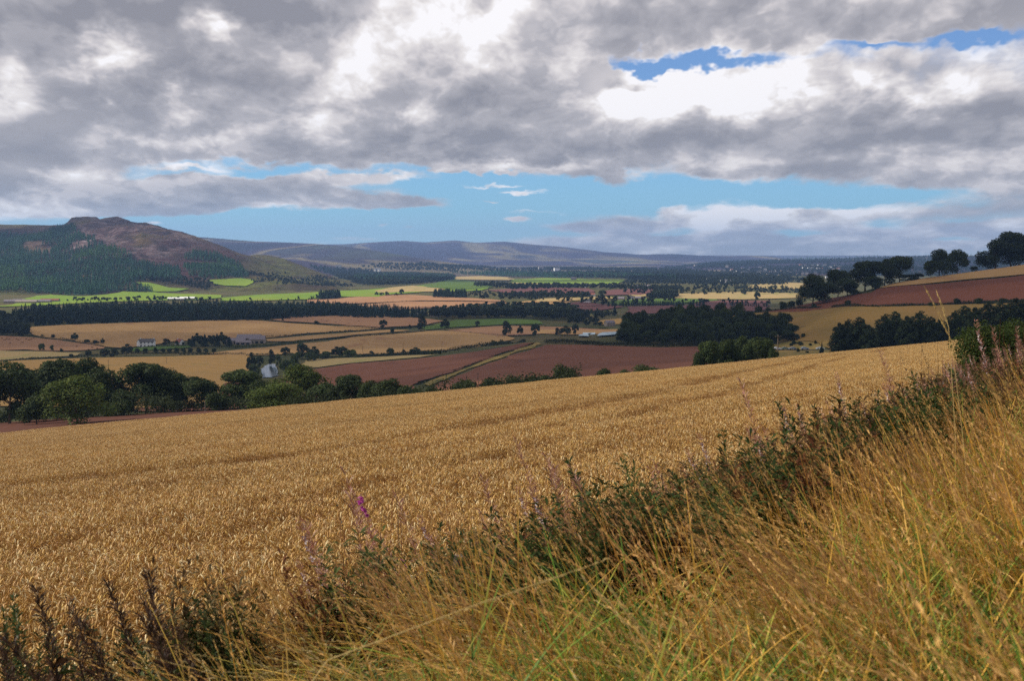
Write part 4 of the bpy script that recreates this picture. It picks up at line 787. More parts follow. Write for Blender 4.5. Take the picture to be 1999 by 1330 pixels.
# ------------------------------------------------------------------ ripe wheat
def wclump(seed, n, size, dark=False):
    r = np.random.default_rng(seed); V = []; Fq = []; Cc = []; b = 0
    for k in range(n):
        x, y = r.uniform(-size / 2, size / 2, 2); h = r.uniform(.70, .86); a = r.uniform(0, 6.283) if r.random() < .5 else math.pi + r.normal() * .9
        d = np.array([math.cos(a), math.sin(a)]); lean = r.uniform(.02, .14); bend = r.uniform(.2, 1.5); tone = r.uniform(.75, 1.22)
        col = np.array([.60, .385, .120]) * tone * np.array([1, r.uniform(.9, 1.04), r.uniform(.75, 1.2)])
        if r.random() < .16: col = np.array([.80, .64, .34]) * r.uniform(.9, 1.1)
        if r.random() < .12: col = np.array([.42, .24, .075]) * r.uniform(.8, 1.2)
        p0 = np.array([x, y, .12]); p1 = np.array([x + d[0] * lean, y + d[1] * lean, h - .06]); sw = .0035; s_ = np.array([-d[1], d[0], 0]) * sw
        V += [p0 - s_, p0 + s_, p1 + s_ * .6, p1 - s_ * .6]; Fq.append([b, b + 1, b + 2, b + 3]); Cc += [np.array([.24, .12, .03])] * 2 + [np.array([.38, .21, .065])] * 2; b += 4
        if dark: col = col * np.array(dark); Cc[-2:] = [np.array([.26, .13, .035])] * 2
        # drooping ear, three sided and swollen in the middle
        L_ = r.uniform(.075, .105); q = p1.copy(); ang = math.pi / 2 - r.uniform(.1, .5); pr = b; prof = [.35, 1, .8, .12]
        for j, w_ in enumerate(prof):
            if j: ang -= bend / 3; q = q + np.array([d[0] * math.cos(ang), d[1] * math.cos(ang), math.sin(ang)]) * L_ / 3
            e1 = np.array([-d[1], d[0], 0]); e2 = np.array([-d[0] * math.sin(ang), -d[1] * math.sin(ang), math.cos(ang)])
            for m_ in range(3): t = 2.094 * m_ + .5; V.append(q + (e1 * math.cos(t) + e2 * math.sin(t)) * .0085 * w_); Cc.append(col * (.85 + .3 * r.random()))
        for j in range(3):
            for m_ in range(3): Fq.append([pr + j * 3 + m_, pr + j * 3 + (m_ + 1) % 3, pr + (j + 1) * 3 + (m_ + 1) % 3, pr + (j + 1) * 3 + m_])
        b += 12
        if r.random() < .5:   # dry leaf
            z0 = h * r.uniform(.5, .85); a2 = r.uniform(0, 6.283); dd = np.array([math.cos(a2), math.sin(a2), 0]); c0 = np.array([x, y, z0]); sd_ = np.array([-dd[1], dd[0], 0]) * .006
            c1 = c0 + dd * .07 + np.array([0, 0, .04]); c2 = c0 + dd * .15 - np.array([0, 0, .03]); V += [c0 - sd_, c0 + sd_, c1 + sd_, c1 - sd_, c2, c2 + sd_ * .2]
            Fq += [[b, b + 1, b + 2, b + 3], [b + 3, b + 2, b + 5, b + 4]]; Cc += [np.array([.44, .27, .09]) * r.uniform(.6, 1.25)] * 6; b += 6
    return mesh_np('wheat', V, Fq, np.array(Cc), False, M['wheat'])
def wheat_mat():
    m, t, out = newmat('wheat'); a = t.N.new('ShaderNodeAttribute'); a.attribute_name = 'Col'; p = wpos(t)
    big = t.noise(t.v('MULTIPLY', p, (.35, 1, 0)), .09, 4, .6, .5); k = t.m('MULTIPLY_ADD', big, .5, .75)
    c = t.v('SCALE', a.outputs['Color']); t.L.new(k, c.node.inputs['Scale'])
    c = t.mix(t.ss(t.noise(t.v('MULTIPLY', p, (.25, 1, 0)), .16, 4, .6, .3), .52, .68), c, t.mix(.35, c, (.40, .20, .05)))
    b = t.N.new('ShaderNodeBsdfPrincipled'); t.L.new(c, b.inputs['Base Color']); b.inputs['Roughness'].default_value = .5; b.inputs['Specular IOR Level'].default_value = .3
    tr = t.N.new('ShaderNodeBsdfTranslucent'); t.L.new(c, tr.inputs[0]); mx = t.N.new('ShaderNodeMixShader'); mx.inputs[0].default_value = .2
    t.L.new(b.outputs[0], mx.inputs[1]); t.L.new(tr.outputs[0], mx.inputs[2]); t.L.new(mx.outputs[0], out.inputs[0]); return m
M['wheat'] = wheat_mat()
M['straw_soil'] = field_mat('straw_soil', (.17, .085, .03), (.21, .11, .04), None, 8, None)
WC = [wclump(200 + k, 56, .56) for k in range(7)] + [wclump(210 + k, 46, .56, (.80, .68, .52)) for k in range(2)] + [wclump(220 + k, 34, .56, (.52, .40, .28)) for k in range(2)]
def seg_d(x, y, pts):
    d = np.full(x.shape, 1e9)
    for (a, b) in zip(pts[:-1], pts[1:]):
        a = np.array(a); b = np.array(b); v = b - a; t = np.clip(((x - a[0]) * v[0] + (y - a[1]) * v[1]) / (v @ v), 0, 1); d = np.minimum(d, np.hypot(x - a[0] - v[0] * t, y - a[1] - v[1] * t))
    return d
def offs(pts, o):
    p = np.array(pts, float); t = np.gradient(p, axis=0); t /= np.hypot(t[:, 0], t[:, 1])[:, None]; return [tuple(q) for q in p + np.column_stack([-t[:, 1], t[:, 0]]) * o]
def top_at(px, py, dz=.72):   # point of the wheat's top seen through a pixel
    a, b = ray(px, py); y = (A0 - dz) / (-b - SY + SX * a); return float(a * y), float(y)
t1 = [top_at(*q) for q in [(1655,690),(1545,708),(1440,729),(1340,752),(1180,786),(1060,808),(900,838),(700,870),(480,897),(200,930),(-200,975)]]
t2 = [top_at(*q) for q in [(1720,752),(1640,766),(1510,786),(1300,822),(1100,862),(900,905),(650,958),(400,1005),(100,1060)]]
t0 = [top_at(*q) for q in [(1150,748),(900,780),(650,812),(400,842),(100,880)]]
TRACKS = [(t1, 1.15), (offs(t1, 6.0), .75), (t2, .55), (offs(t2, 2.4), .4), (t0, .7)]
gs = .40
gx, gy = np.meshgrid(np.arange(-110, 100, gs), np.arange(3, 205, gs)); gx = gx.ravel() + rng.uniform(-.5, .5, gx.size) * gs; gy = gy.ravel() + rng.uniform(-.5, .5, gy.size) * gs
pxg = gx / gy * F + 999.5; De = np.interp(pxg, cols, [KN[c][0] for c in cols])
k = (gx < xb(gy) + fbm(gx / 2, gy / 2, 2, 8) * .8) & (pxg > -220) & (pxg < 2150) & (gy < De + 1.5)
gx, gy = gx[k], gy[k]; dmin = np.full(gx.shape, 9.0)
for pts, w_ in TRACKS: dmin = np.minimum(dmin, seg_d(gx, gy, pts) / w_)
keep = (dmin > .3) | (rng.random(len(gx)) < .6); gx, gy, dmin = gx[keep], gy[keep], dmin[keep]; n = len(gx); print('wheat', n)
hs_ = rng.uniform(.93, 1.06, n) + fbm(gx / 5, gy / 3, 3, 55) * .20 - np.clip(1.1 - dmin, 0, .8) * .22
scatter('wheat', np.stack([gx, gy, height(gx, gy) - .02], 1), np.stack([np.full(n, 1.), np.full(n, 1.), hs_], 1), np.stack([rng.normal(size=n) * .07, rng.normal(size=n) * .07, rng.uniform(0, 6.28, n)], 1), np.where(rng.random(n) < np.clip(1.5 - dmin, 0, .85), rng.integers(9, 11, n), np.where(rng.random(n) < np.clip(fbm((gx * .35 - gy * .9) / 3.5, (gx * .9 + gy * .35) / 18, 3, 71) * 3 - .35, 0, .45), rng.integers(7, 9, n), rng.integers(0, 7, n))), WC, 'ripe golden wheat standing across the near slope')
drape('wheat_field', [(-105,206),(-105,160),(-60,90),(-30,40),(-14,14),(-8,5.5),(-3.4,7.4),(-1.6,8.6),(.9,12.7),(7.3,22),(22.5,54),(55,130),(80,196),(82,212),(20,190),(0,182),(-40,177),(-75,174)], M['straw_soil'], .05, 2.2, 'soil and straw under the ripe wheat', ragged=False)

# ------------------------------------------------------------------ long grass on the verge
def blade(V, Fq, Cc, p, L_, a, lean, curve, w0, col, r, seg=6, tipc=None):
    b = len(V); d = np.array([math.cos(a), math.sin(a), 0]); s_ = np.array([-d[1], d[0], 0]); q = np.array(p, float); ang = math.pi / 2 - lean; pts = [q.copy()]
    for j in range(seg): q = q + (d * math.cos(ang) + np.array([0, 0, math.sin(ang)])) * L_ / seg; ang -= curve / seg; pts.append(q.copy())
    for j, q in enumerate(pts):
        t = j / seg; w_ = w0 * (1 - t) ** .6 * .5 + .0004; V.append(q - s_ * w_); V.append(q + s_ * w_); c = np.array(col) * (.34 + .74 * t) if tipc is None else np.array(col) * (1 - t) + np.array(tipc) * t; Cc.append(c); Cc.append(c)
    for j in range(seg): Fq.append([b + 2 * j, b + 2 * j + 1, b + 2 * j + 3, b + 2 * j + 2])
    return pts, d, ang
def head(V, Fq, Cc, pts, col, r, n=22, L_=.02, spread=.02, frac=.3):
    P_ = np.array(pts[-3:]); 
    for k in range(n):
        t = r.random() * 1.98; i = int(t); q = P_[i] * (1 - t + i) + P_[i + 1] * (t - i); dr = unit(P_[i + 1] - P_[i]); o = r.normal(size=3) * spread * (1.05 - t / 2); e = q + dr * L_ * 1.2 + o; m_ = (q + e) / 2 + r.normal(size=3) * .003; s_ = unit(np.cross(dr, r.normal(size=3))) * .0028
        b = len(V); V += [q + o * .2, m_ - s_, e, m_ + s_]; Fq.append([b, b + 1, b + 2, b + 3]); c = np.array(col) * r.uniform(.7, 1.3); Cc += [c] * 4
def gclump(seed, n, size, hmin, hmax, cols_, heads=True, hcol=(.64, .39, .14), lean=(.3, .95), w=.011, dirs=.5, curve=(.2, .9)):
    r = np.random.default_rng(seed); V = []; Fq = []; Cc = []
    for k in range(n):
        x, y = r.normal(size=2) * size * .4; c = np.array(cols_[r.integers(len(cols_))]) * r.uniform(.75, 1.25); L_ = r.uniform(hmin, hmax)
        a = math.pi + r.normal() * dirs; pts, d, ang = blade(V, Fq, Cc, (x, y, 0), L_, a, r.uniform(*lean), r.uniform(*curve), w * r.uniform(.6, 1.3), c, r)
        if heads and r.random() < .62: head(V, Fq, Cc, pts, np.array(hcol) * r.uniform(.75, 1.25), r, 26, .022, r.uniform(.006, .02))
    return mesh_np('grass', V, Fq, np.array(Cc), False, M['straw'])
TAN = [(.72, .42, .07), (.76, .48, .11), (.60, .29, .04), (.64, .43, .08), (.44, .36, .06)]; GRN = [(.11, .22, .022), (.20, .28, .03), (.34, .34, .05), (.08, .15, .02)]; OCH = [(.50, .24, .05), (.56, .30, .06), (.45, .20, .04)]
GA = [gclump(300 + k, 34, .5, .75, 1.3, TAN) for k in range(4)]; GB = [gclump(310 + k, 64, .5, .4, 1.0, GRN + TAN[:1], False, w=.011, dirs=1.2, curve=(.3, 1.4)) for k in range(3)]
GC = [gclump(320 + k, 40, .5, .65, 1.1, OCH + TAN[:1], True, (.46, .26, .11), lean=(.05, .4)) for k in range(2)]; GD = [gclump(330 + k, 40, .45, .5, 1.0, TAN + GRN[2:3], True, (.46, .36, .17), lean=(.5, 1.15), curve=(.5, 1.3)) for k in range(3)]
def herb(seed, n, H, col, size=.5, leafL=.085):
    r = np.random.default_rng(seed); V = []; Fq = []; Cc = []
    for k in range(n):
        x, y = r.normal(size=2) * size * .4; h = H * r.uniform(.6, 1.1); a = r.uniform(0, 6.28); pts, d, _ = blade(V, Fq, Cc, (x, y, 0), h, a, r.uniform(0, .2), .2, .006, np.array(col) * .8, r, 4)
        P_ = np.array(pts)
        for j in range(34):
            t = r.uniform(.25, .99) * 4; i = int(t); q = P_[i] * (1 - t + i) + P_[i + 1] * (t - i); aa = r.uniform(0, 6.28); dr = np.array([math.cos(aa), math.sin(aa), r.uniform(.0, .9)]); dr = unit(dr); s_ = unit(np.cross(dr, [0, 0, 1])) * leafL * .13; e = q + dr * leafL * r.uniform(.6, 1.3); m_ = (q * .45 + e * .55) + np.array([0, 0, .008])
            b = len(V); V += [q, m_ - s_, e, m_ + s_]; Fq.append([b, b + 1, b + 2, b + 3]); Cc += [np.array(col) * r.uniform(.6, 1.4)] * 4
    return mesh_np('herbage', V, Fq, np.array(Cc), False, M['leaf'])
HA = [herb(400 + k, 18, .98, c_) for k, c_ in enumerate([(.030, .048, .013), (.050, .066, .018), (.070, .040, .018), (.085, .065, .028)])] + [herb(410, 16, .9, (.13, .050, .022))]
def strew(xr, yr, dens, fn):
    n = int((xr[1] - xr[0]) * (yr[1] - yr[0]) * dens); x = rng.uniform(*xr, n); y = rng.uniform(*yr, n); px = x / y * F + 999.5; k = (px > -350) & (px < np.where(y < 16, 4600, 2500)) & fn(x, y, x - xb(y)); return x[k], y[k]
def lay(name, xs, ys, variants, s, idx, label, tilt=.1, rzj=.35):
    n = len(xs); S_ = rng.uniform(s[0], s[1], n) * np.clip(.60 + .85 * (xs / ys + .42), .56, 1.0); S3 = np.stack([S_, S_, S_ * rng.uniform(.85, 1.15, n)], 1); print(name, n)
    return scatter(name, np.stack([xs, ys, height(xs, ys) - .03], 1), S3, np.stack([rng.normal(size=n) * tilt, rng.normal(size=n) * tilt, rng.normal(size=n) * rzj], 1), idx(n, xs, ys), variants, label)
# tall dry grass
x1, y1 = strew((-7, 32), (1.2, 62), 6, lambda x, y, d: (d > .7 + .9 * rng.random(x.shape)) & (rng.random(x.shape) < np.clip(d * .28, 0, 1)) & (fbm(x / .9, y / 1.3, 3, 66) > np.where(y < 6.5, -.30, -.13)) & (rng.random(x.shape) < np.clip(1.45 + 3.2 * x / y, .30, 1)) & (rng.random(x.shape) < np.clip(20 / y, .3, 1)))
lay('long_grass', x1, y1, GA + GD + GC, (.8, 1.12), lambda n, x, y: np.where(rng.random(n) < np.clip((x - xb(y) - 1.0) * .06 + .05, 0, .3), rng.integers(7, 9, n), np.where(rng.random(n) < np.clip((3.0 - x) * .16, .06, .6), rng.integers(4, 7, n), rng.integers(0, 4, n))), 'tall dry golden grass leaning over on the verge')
x2, y2 = strew((-7, 22), (1.1, 26), 9, lambda x, y, d: (d > .9) & (fbm(x / 1.1, y / 1.1, 2, 61) > np.where(y < 6.5, -.12, .08) - .085 * np.clip(x, -2, 5) + .01 * y))
lay('green_grass', x2, y2, GB, (.7, 1.15), lambda n, x, y: rng.integers(0, 3, n), 'green grass growing up through the dry grass', .12, 3)
x3, y3 = strew((-11, 34), (3.5, 62), 10.5, lambda x, y, d: (d > -.35 + fbm(x / 1.2, y / 1.2, 2, 63) * 2.2) & (d < 3.5 + .05 * y + 2.0 * np.clip(-.12 - x / y, 0, .3) / .3) & (rng.random(x.shape) < np.clip(1.35 + 2.4 * x / y, .35, 1)) & (rng.random(x.shape) < np.clip(26 / y, .35, 1)) & (fbm(x / 1.4, y / 1.4, 2, 62) > -.16))
lay('herbage', x3, y3, HA, (.75, 1.2), lambda n, x, y: np.where(rng.random(n) < .24, 4, rng.integers(0, 4, n)), 'dark leafy weeds along the edge of the wheat', .12, 3)

# ------------------------------------------------------------------ wild flowers and dead stems at the wheat edge
def spike(seed, H, kind):
    r = np.random.default_rng(seed); parts = {}
    V = []; Fq = []; Cc = []; lean = .12; scol = {'seed': (.22, .07, .05), 'flower': (.12, .09, .04), 'dark': (.045, .038, .022), 'dock': (.055, .028, .018), 'green': (.045, .07, .022), 'straw': (.50, .34, .12)}[kind]
    pts, d, _ = blade(V, Fq, Cc, (0, 0, 0), H, math.pi, lean, .18 if kind != 'straw' else .8, .009, scol, r, 8); blade(V, Fq, Cc, (0, 0, 0), H, math.pi / 2, lean * .3, .05, .007, scol, r, 8)
    parts['stem'] = (V, Fq, Cc, 'straw'); P_ = np.array(pts)
    def put(n, t0, t1, L_, w_, cols_, up=(.2, .9), droop=0):
        V = []; Fq = []; Cc = []
        for j in range(n):
            t = r.uniform(t0, t1) * 7.98; i = int(t); q = P_[i] * (1 - t + i) + P_[i + 1] * (t - i); aa = r.uniform(0, 6.28); dr = unit(np.array([math.cos(aa), math.sin(aa), r.uniform(*up)])); s_ = unit(np.cross(dr, r.normal(size=3))) * w_ * r.uniform(.7, 1.3)
            l_ = L_ * r.uniform(.6, 1.3) * (1.15 - .5 * t / 8); e = q + dr * l_; m_ = q * .5 + e * .5 + np.array([0, 0, .1 * l_]); b = len(V); V += [q, m_ - s_, e, m_ + s_]; Fq.append([b, b + 1, b + 2, b + 3]); Cc += [np.array(cols_[r.integers(len(cols_))]) * r.uniform(.7, 1.3)] * 4
        return V, Fq, Cc, 'straw'
    if kind == 'seed':
        parts['leaves'] = put(60, .08, .6, .11, .009, [(.06, .08, .025), (.20, .06, .03), (.10, .06, .03)], (.0, .7)); parts['seed_pods'] = put(120, .5, 1.0, .085, .0032, [(.34, .165, .12), (.42, .25, .20), (.28, .11, .075)], (.5, 1.6))
        if r.random() < .75: parts['seed_fluff'] = put(34, .55, .92, .035, .010, [(.62, .54, .54), (.50, .40, .42)], (-.4, .8))
    elif kind == 'flower':
        parts['leaves'] = put(70, .08, .72, .10, .010, [(.05, .08, .025), (.07, .10, .03)], (.0, .6)); parts['petals'] = put(34, .90, 1.0, .030, .011, [(.42, .06, .29), (.50, .10, .35), (.34, .05, .24)], (-.3, .8)); parts['seed_pods'] = put(30, .6, .85, .05, .002, [(.28, .09, .09)], (.5, 1.5))
    elif kind == 'dark': parts['leaves'] = put(26, .1, .5, .08, .008, [(.05, .06, .02), (.08, .06, .03)], (.0, .6)); parts['seed_pods'] = put(46, .3, 1.0, .028, .006, [(.05, .045, .025), (.03, .026, .015), (.09, .05, .03)], (.2, 1.2))
    elif kind == 'dock':
        parts['leaves'] = put(20, .05, .5, .14, .018, [(.05, .065, .02), (.11, .05, .02)], (.0, .6)); parts['seed_pods'] = put(200, .3, 1.0, .10, .005, [(.060, .034, .024), (.085, .046, .032), (.035, .022, .016), (.13, .078, .050)], (.3, 2.2))
    elif kind == 'green': parts['leaves'] = put(190, .15, 1.0, .085, .0075, [(.045, .075, .022), (.03, .05, .016), (.07, .10, .03)], (.2, 1.3))
    elif kind == 'straw': parts['seed_head'] = put(46, .78, 1.0, .03, .004, [(.55, .40, .17), (.42, .29, .12)], (.8, 2))
    return [(k, mesh_np(k, v[0], v[1], np.array(v[2]), False, M[v[3]])) for k, v in parts.items()], H
SP = {k: [spike(500 + 10 * i + j, H_, k) for j in range(3 if k != 'straw' else 2)] for i, (k, H_) in enumerate([('seed', 1.35), ('flower', 1.15), ('dark', 1.3), ('dock', .95), ('green', 1.1), ('straw', 1.3)])}
NM = dict(seed=('willowherb', 'wildflower'), flower=('willowherb', 'wildflower'), dark=('dead_stalk', 'dead stalk'), dock=('dock_plant', 'dock plant'), green=('leafy_weed', 'weed'), straw=('grass_stalk', 'grass stalk'))
pc = 0
def spk(kind, x, y, H, label, group=None, wx_=1.0):
    global pc
    pc += 1; parts, h0 = SP[kind][pc % len(SP[kind])]; o = bpy.data.objects.new(NM[kind][0], None); COL.objects.link(o); o.location = (x, y, float(height(x, y)) - .02); s = H / h0
    o.scale = (s * wx_, s * wx_, s); tl = .22 if kind in ('dock', 'green') else .06; o.rotation_euler = (random.uniform(-tl, tl), random.uniform(-tl * 1.4, tl * .6), random.uniform(-.6, .6)); tag(o, label, NM[kind][1], group)
    for nm, me in parts: link(nm, me, parent=o)
    return o
def spk_px(kind, px, topy, off, label, group=None, yfix=None, wx_=1.0):
    u = (px - 999.5) / F; ys = np.linspace(4.0, 60, 4000); g = u * ys - xb(ys) - off; k = np.nonzero(g[:-1] * g[1:] < 0)[0]; y = float(ys[k[0]]) if len(k) else 4.5
    if yfix: y = yfix * 1.55
    x = float(ray(px, topy)[0] * y); H = float(zpix(px, topy, y)) - float(height(x, y)); return spk(kind, x + .12 * H, y, min(max(H, .35), 2.3) * 1.06, label, group, wx_)
LIST = [('seed',1752,694,.2,None,'tall pink seed spike standing against the wheat, left of dark stalks'),('seed',1480,762,.1,9.5,'thin pink spike alone against the wheat in the middle of the verge'),('seed',1652,742,.2,None,'bent reddish spike left of the tall pink seed spike'),('seed',1049,874,0,8.0,'tall thin pink spike over the wheat near the tyre tracks'),('seed',690,950,.0,5.6,'slender pink spike far out over the wheat'),
 ('flower',742,985,0,5.4,'leaning willowherb with one magenta tip over the wheat'),('seed',642,1030,0,5.2,'short pink seed spike beside two dark tips'),('dark',672,1018,0,5.3,'dark pointed tip right of the short pink spike'),('seed',1560,800,.3,None,'pink seed spike with pale fluff mid verge'),('seed',1500,855,.3,None,'pink seed spike behind the leafy green weed'),
 ('dark',1818,676,.3,None,'tallest dark knobbly stalk before the wheat'),('dark',1832,690,.5,None,'dark stalk leaning right beside the tallest one'),('dark',1783,694,.2,None,'slim dark stalk left of the tallest one'),('dark',1797,708,.4,None,'short dark stalk between two taller ones'),('seed',1925,645,2.2,14.,'reddish willowherb plume in front of the big bush'),('seed',1945,655,2.4,14.5,'second reddish plume in front of the big bush'),('seed',1985,650,2.8,15.,'pale pink plume near the right side of the big bush'),
 ('green',1637,795,.4,None,'dark leafy weed with pointed top among pink seed heads'),('green',1545,795,.2,None,'feathery green weed left of the pointed one'),('dark',1390,868,.1,None,'dark little tip at the wheat edge'),('green',1165,880,.1,8.2,'dark bushy weed rising into the wheat'),('dark',1268,884,.1,8.8,'small dark stalk rising into the wheat'),('green',935,1050,.1,6.8,'dense dark green weed right of the old post'),('green',1010,1040,.3,None,'dense dark green weed on the verge edge'),('green',1050,1040,.4,None,'second dense dark weed beside it on the verge edge'),
 ('flower',1375,922,.6,None,'willowherb with bright magenta flowers mid verge'),('flower',1366,948,.7,None,'lower magenta flower cluster beside the bright one'),('flower',1665,908,1.6,None,'single magenta flower among brown stems'),('flower',820,1108,.1,5.8,'bright magenta flower cluster left of the old post'),('flower',790,1162,.2,5.2,'small magenta flower low in the grass'),('flower',1146,1080,.8,None,'small magenta flower head in dry grass'),('flower',1157,1132,.9,5.6,'lower magenta flower head in dry grass'),
 ('dock',292,1124,.2,3.9,'tall dark brown seed spire over the wheat'),('dock',252,1150,.2,3.8,'dark brown seed branch left of the tall spire'),('dock',318,1165,.3,3.75,'dark brown seed branch right of the tall spire'),('dock',352,1190,.3,3.7,'dark seed head on the falling stem'),('dock',380,1225,.3,3.6,'lowest dark seed head on the falling stem'),('dock',190,1165,.1,3.7,'narrow dark seed spike left of centre clump'),('dock',120,1190,.1,3.6,'brown seed spike in the corner clump'),('dock',78,1150,.1,3.8,'thin grey brown spike leaning right'),('dock',160,1235,.2,3.4,'dark brown seed mass in the corner clump'),('dock',60,1240,.2,3.4,'brown seed mass in the lower corner'),('dock',225,1225,.3,3.4,'dark brown seed mass under the spires'),('dock',20,1280,.3,3.2,'lowest brown seed mass in the corner'),
 ('green',8,1185,.1,3.8,'dark green leafy weed at the picture edge'),('green',310,1240,.3,3.5,'green leaves under the dark spires'),('green',420,1175,.3,3.9,'narrow dark leafy tip beside the dry grass'),('green',450,1230,.3,3.7,'dark leaves among dry grass'),('green',560,1200,.2,4.3,'dark leaves low among leaning grass')]
for (k, px, ty, off, yf, lb) in LIST: spk_px(k, px, ty, off, lb, 'wild plants along the wheat edge', yf)
for i in range(280):
    y = 9 + 42 * rng.random() ** 1.2; off = rng.uniform(-.6, 1.0 + .07 * y); x = float(xb(y) + off); k = 'seed' if rng.random() < .80 else ('green' if rng.random() < .7 else 'dark')
    if y < 14 and k != 'seed' and rng.random() < .45: continue
    lb = {'seed': 'pinkish willowherb gone to seed in the band along the wheat', 'green': 'dark leafy weed in the band along the wheat', 'dark': 'dark dead stalk in the band along the wheat'}[k]
    spk(k, x, y, rng.uniform(1.0, 1.65) * (1.0 if k != 'green' else .8), lb, {'seed': 'willowherb gone to seed', 'green': 'leafy weeds along the wheat', 'dark': 'dead stalks along the wheat'}[k], 1.25)
def stalk(px0, py0, px1, py1, y, label):
    """one arching grass stalk close to the viewpoint, from its base towards its tip"""
    u0, b0 = ray(px0, py0); u1, b1 = ray(px1, py1); top = Vector((u1 * (y + .1), y + .1, b1 * (y + .1))); mid = Vector((u0 * y, y, b0 * y)); d = mid - top; gz = float(height(mid.x + d.x * .8, y)); base = Vector((mid.x + d.x * .9 + .05, y - .02, gz))
    pts = [base, base.lerp(mid, .55) + Vector((.02, 0, 0)), mid, mid.lerp(top, .5) + Vector((.008, 0, .01)), top]; mb = MB(); mb.tube(pts, [.0022, .002, .0018, .0014, .0007], 5); o = tag(link('grass_stalk', mb.build('grass_stalk', M['dryst'])), label, 'grass stalk')
    r = np.random.default_rng(int(px0)); V = []; Fq = []; Cc = []; head(V, Fq, Cc, [np.array(mid.lerp(top, t)) for t in (.05, .5, 1)], (.50, .36, .14), r, 46, .025, .0022); link('seed_head', mesh_np('seed_head', V, Fq, np.array(Cc), False, M['straw']), parent=o)
M['dryst'] = simple('dry_stalk', (.50, .36, .14), .6, .2, .2, 12)
stalk(1858, 668, 1806, 562, 7.5, 'pale grass stalk crossing the ploughed hillside and the poplars')
stalk(1852, 640, 1828, 568, 8.5, 'shorter pale stalk just right of the crossing stalk')
stalk(640, 1290, 1180, 1095, 3.4, 'long straw lying slantwise over the green grass')
stalk(1230, 1230, 1140, 1130, 4.4, 'pale curved straw standing out in the dry grass')
stalk(1290, 1300, 1175, 1125, 3.8, 'bright pale straw arching low in the dry grass')
# old post
gy_ = 9.4; gx_ = float(ray(895, 1090)[0] * gy_); zt = float(zpix(895, 1086, gy_)); mb = MB(); mb.tube([(0, 0, -.3), (0, 0, .5), (.005, 0, zt - float(height(gx_, gy_)))], [.055, .055, .053], 12)
po = bpy.data.objects.new('fence_post', None); COL.objects.link(po); po.location = (gx_, gy_, float(height(gx_, gy_))); tag(po, 'old grey wooden post stump in the weeds at the wheat edge', 'fence post'); link('post', mb.build('post', M['postwood']), parent=po)

# ------------------------------------------------------------------ big bush at the right end of the wheat
for i, (px, ty, w_, d, lb) in enumerate([(1958, 628, 205, 46, 'big dark green bush at the right end of the wheat, nearest part'), (2030, 606, 190, 50, 'taller bush growing behind the big one near the picture edge')]):
    H_ = float(zpix(px, ty, d)) - float(height(ray(px, ty)[0] * d, d)); Wd = w_ / F * d * 1.1
    V, Fq, cc, cs, rs = crown(600 + i, H_, Wd, .1, 30, 34000, .085, (.034, .050, .012), 'bush')
    o = bpy.data.objects.new('hawthorn_bush', None); COL.objects.link(o); x = float(ray(px, ty)[0] * d); o.location = (x, d, float(height(x, d)) - .1); tag(o, lb, 'bush')
    link('crown', mesh_np('crown', V, Fq, cc, False, M['leaf']), parent=o); link('trunk', trunk_mb(H_, .3, cs, rs, .06, 3).build('trunk', M['bark']), parent=o)

# ------------------------------------------------------------------ pond, road, bank
drape('pond', wpoly([(511,739),(511,724),(516,716),(526,712),(538,712),(541,722),(545,734),(530,738)], 700, 1300), None, .5, 6, 'pond or river bend reflecting the sky between trees')
m, t, out = newmat('water'); bsdf(t, out, (.04, .055, .06), .18, .5, bump(t, t.noise(t.v('MULTIPLY', wpos(t), (.4, 1, 1)), .8, 3), .03)); bpy.data.objects['pond'].data.materials.clear(); bpy.data.objects['pond'].data.materials.append(m)
drape('grass_bank', wpoly([(1505,688),(1510,672),(1540,652),(1560,652),(1600,670),(1632,690),(1600,698),(1520,700)], 480, 900), M['rough_grass'], .2, 6, 'straw coloured grassy bank behind the road')
rd = [at(px, 684.5, 480, 900)[:2] for px in range(1440, 1650, 14)]; rp = [(a, b - 3.2) for a, b in rd] + [(a, b + 3.2) for a, b in rd[::-1]]
drape('road', rp, M['road'], .45, 4, 'grey road passing behind the thicket', ragged=False)
def carmesh():
    b = MB(); L_, Wd = 4.3, 1.75
    prof = [(-2.15, .35), (-2.15, .75), (-2.0, .95), (-1.15, 1.02), (-.45, 1.45), (1.0, 1.48), (1.75, 1.05), (2.12, .95), (2.15, .35)]
    n = len(prof); 
    for y in (-Wd / 2, Wd / 2): b.V += [(x, y * (.86 if z > 1.1 else 1), z) for x, z in prof]
    for i in range(n): j = (i + 1) % n; b.F.append([i, j, n + j, n + i]); b.M.append(0)
    b.F.append(list(range(n))[::-1]); b.M.append(0); b.F.append(list(range(n, 2 * n))); b.M.append(0)
    g = MB()
    for s in (-1, 1): y = s * (Wd / 2 * .93 + .03); g.poly([(-1.0, y, 1.03), (1.5, y, 1.03), (.95, y * .95, 1.4), (-.42, y * .95, 1.4)])
    g.poly([(-1.13, -.68, 1.06), (-1.13, .68, 1.06), (-.52, .62, 1.44), (-.52, -.62, 1.44)])
    w = MB(); w.tube([(0, -.1, 0), (0, .1, 0)], [.33, .33], 12); return b, g, w
cb_, cg_, cw_ = carmesh(); gm = cg_.build('window', M['glass']); wm = cw_.build('wheel', M['tyre'])
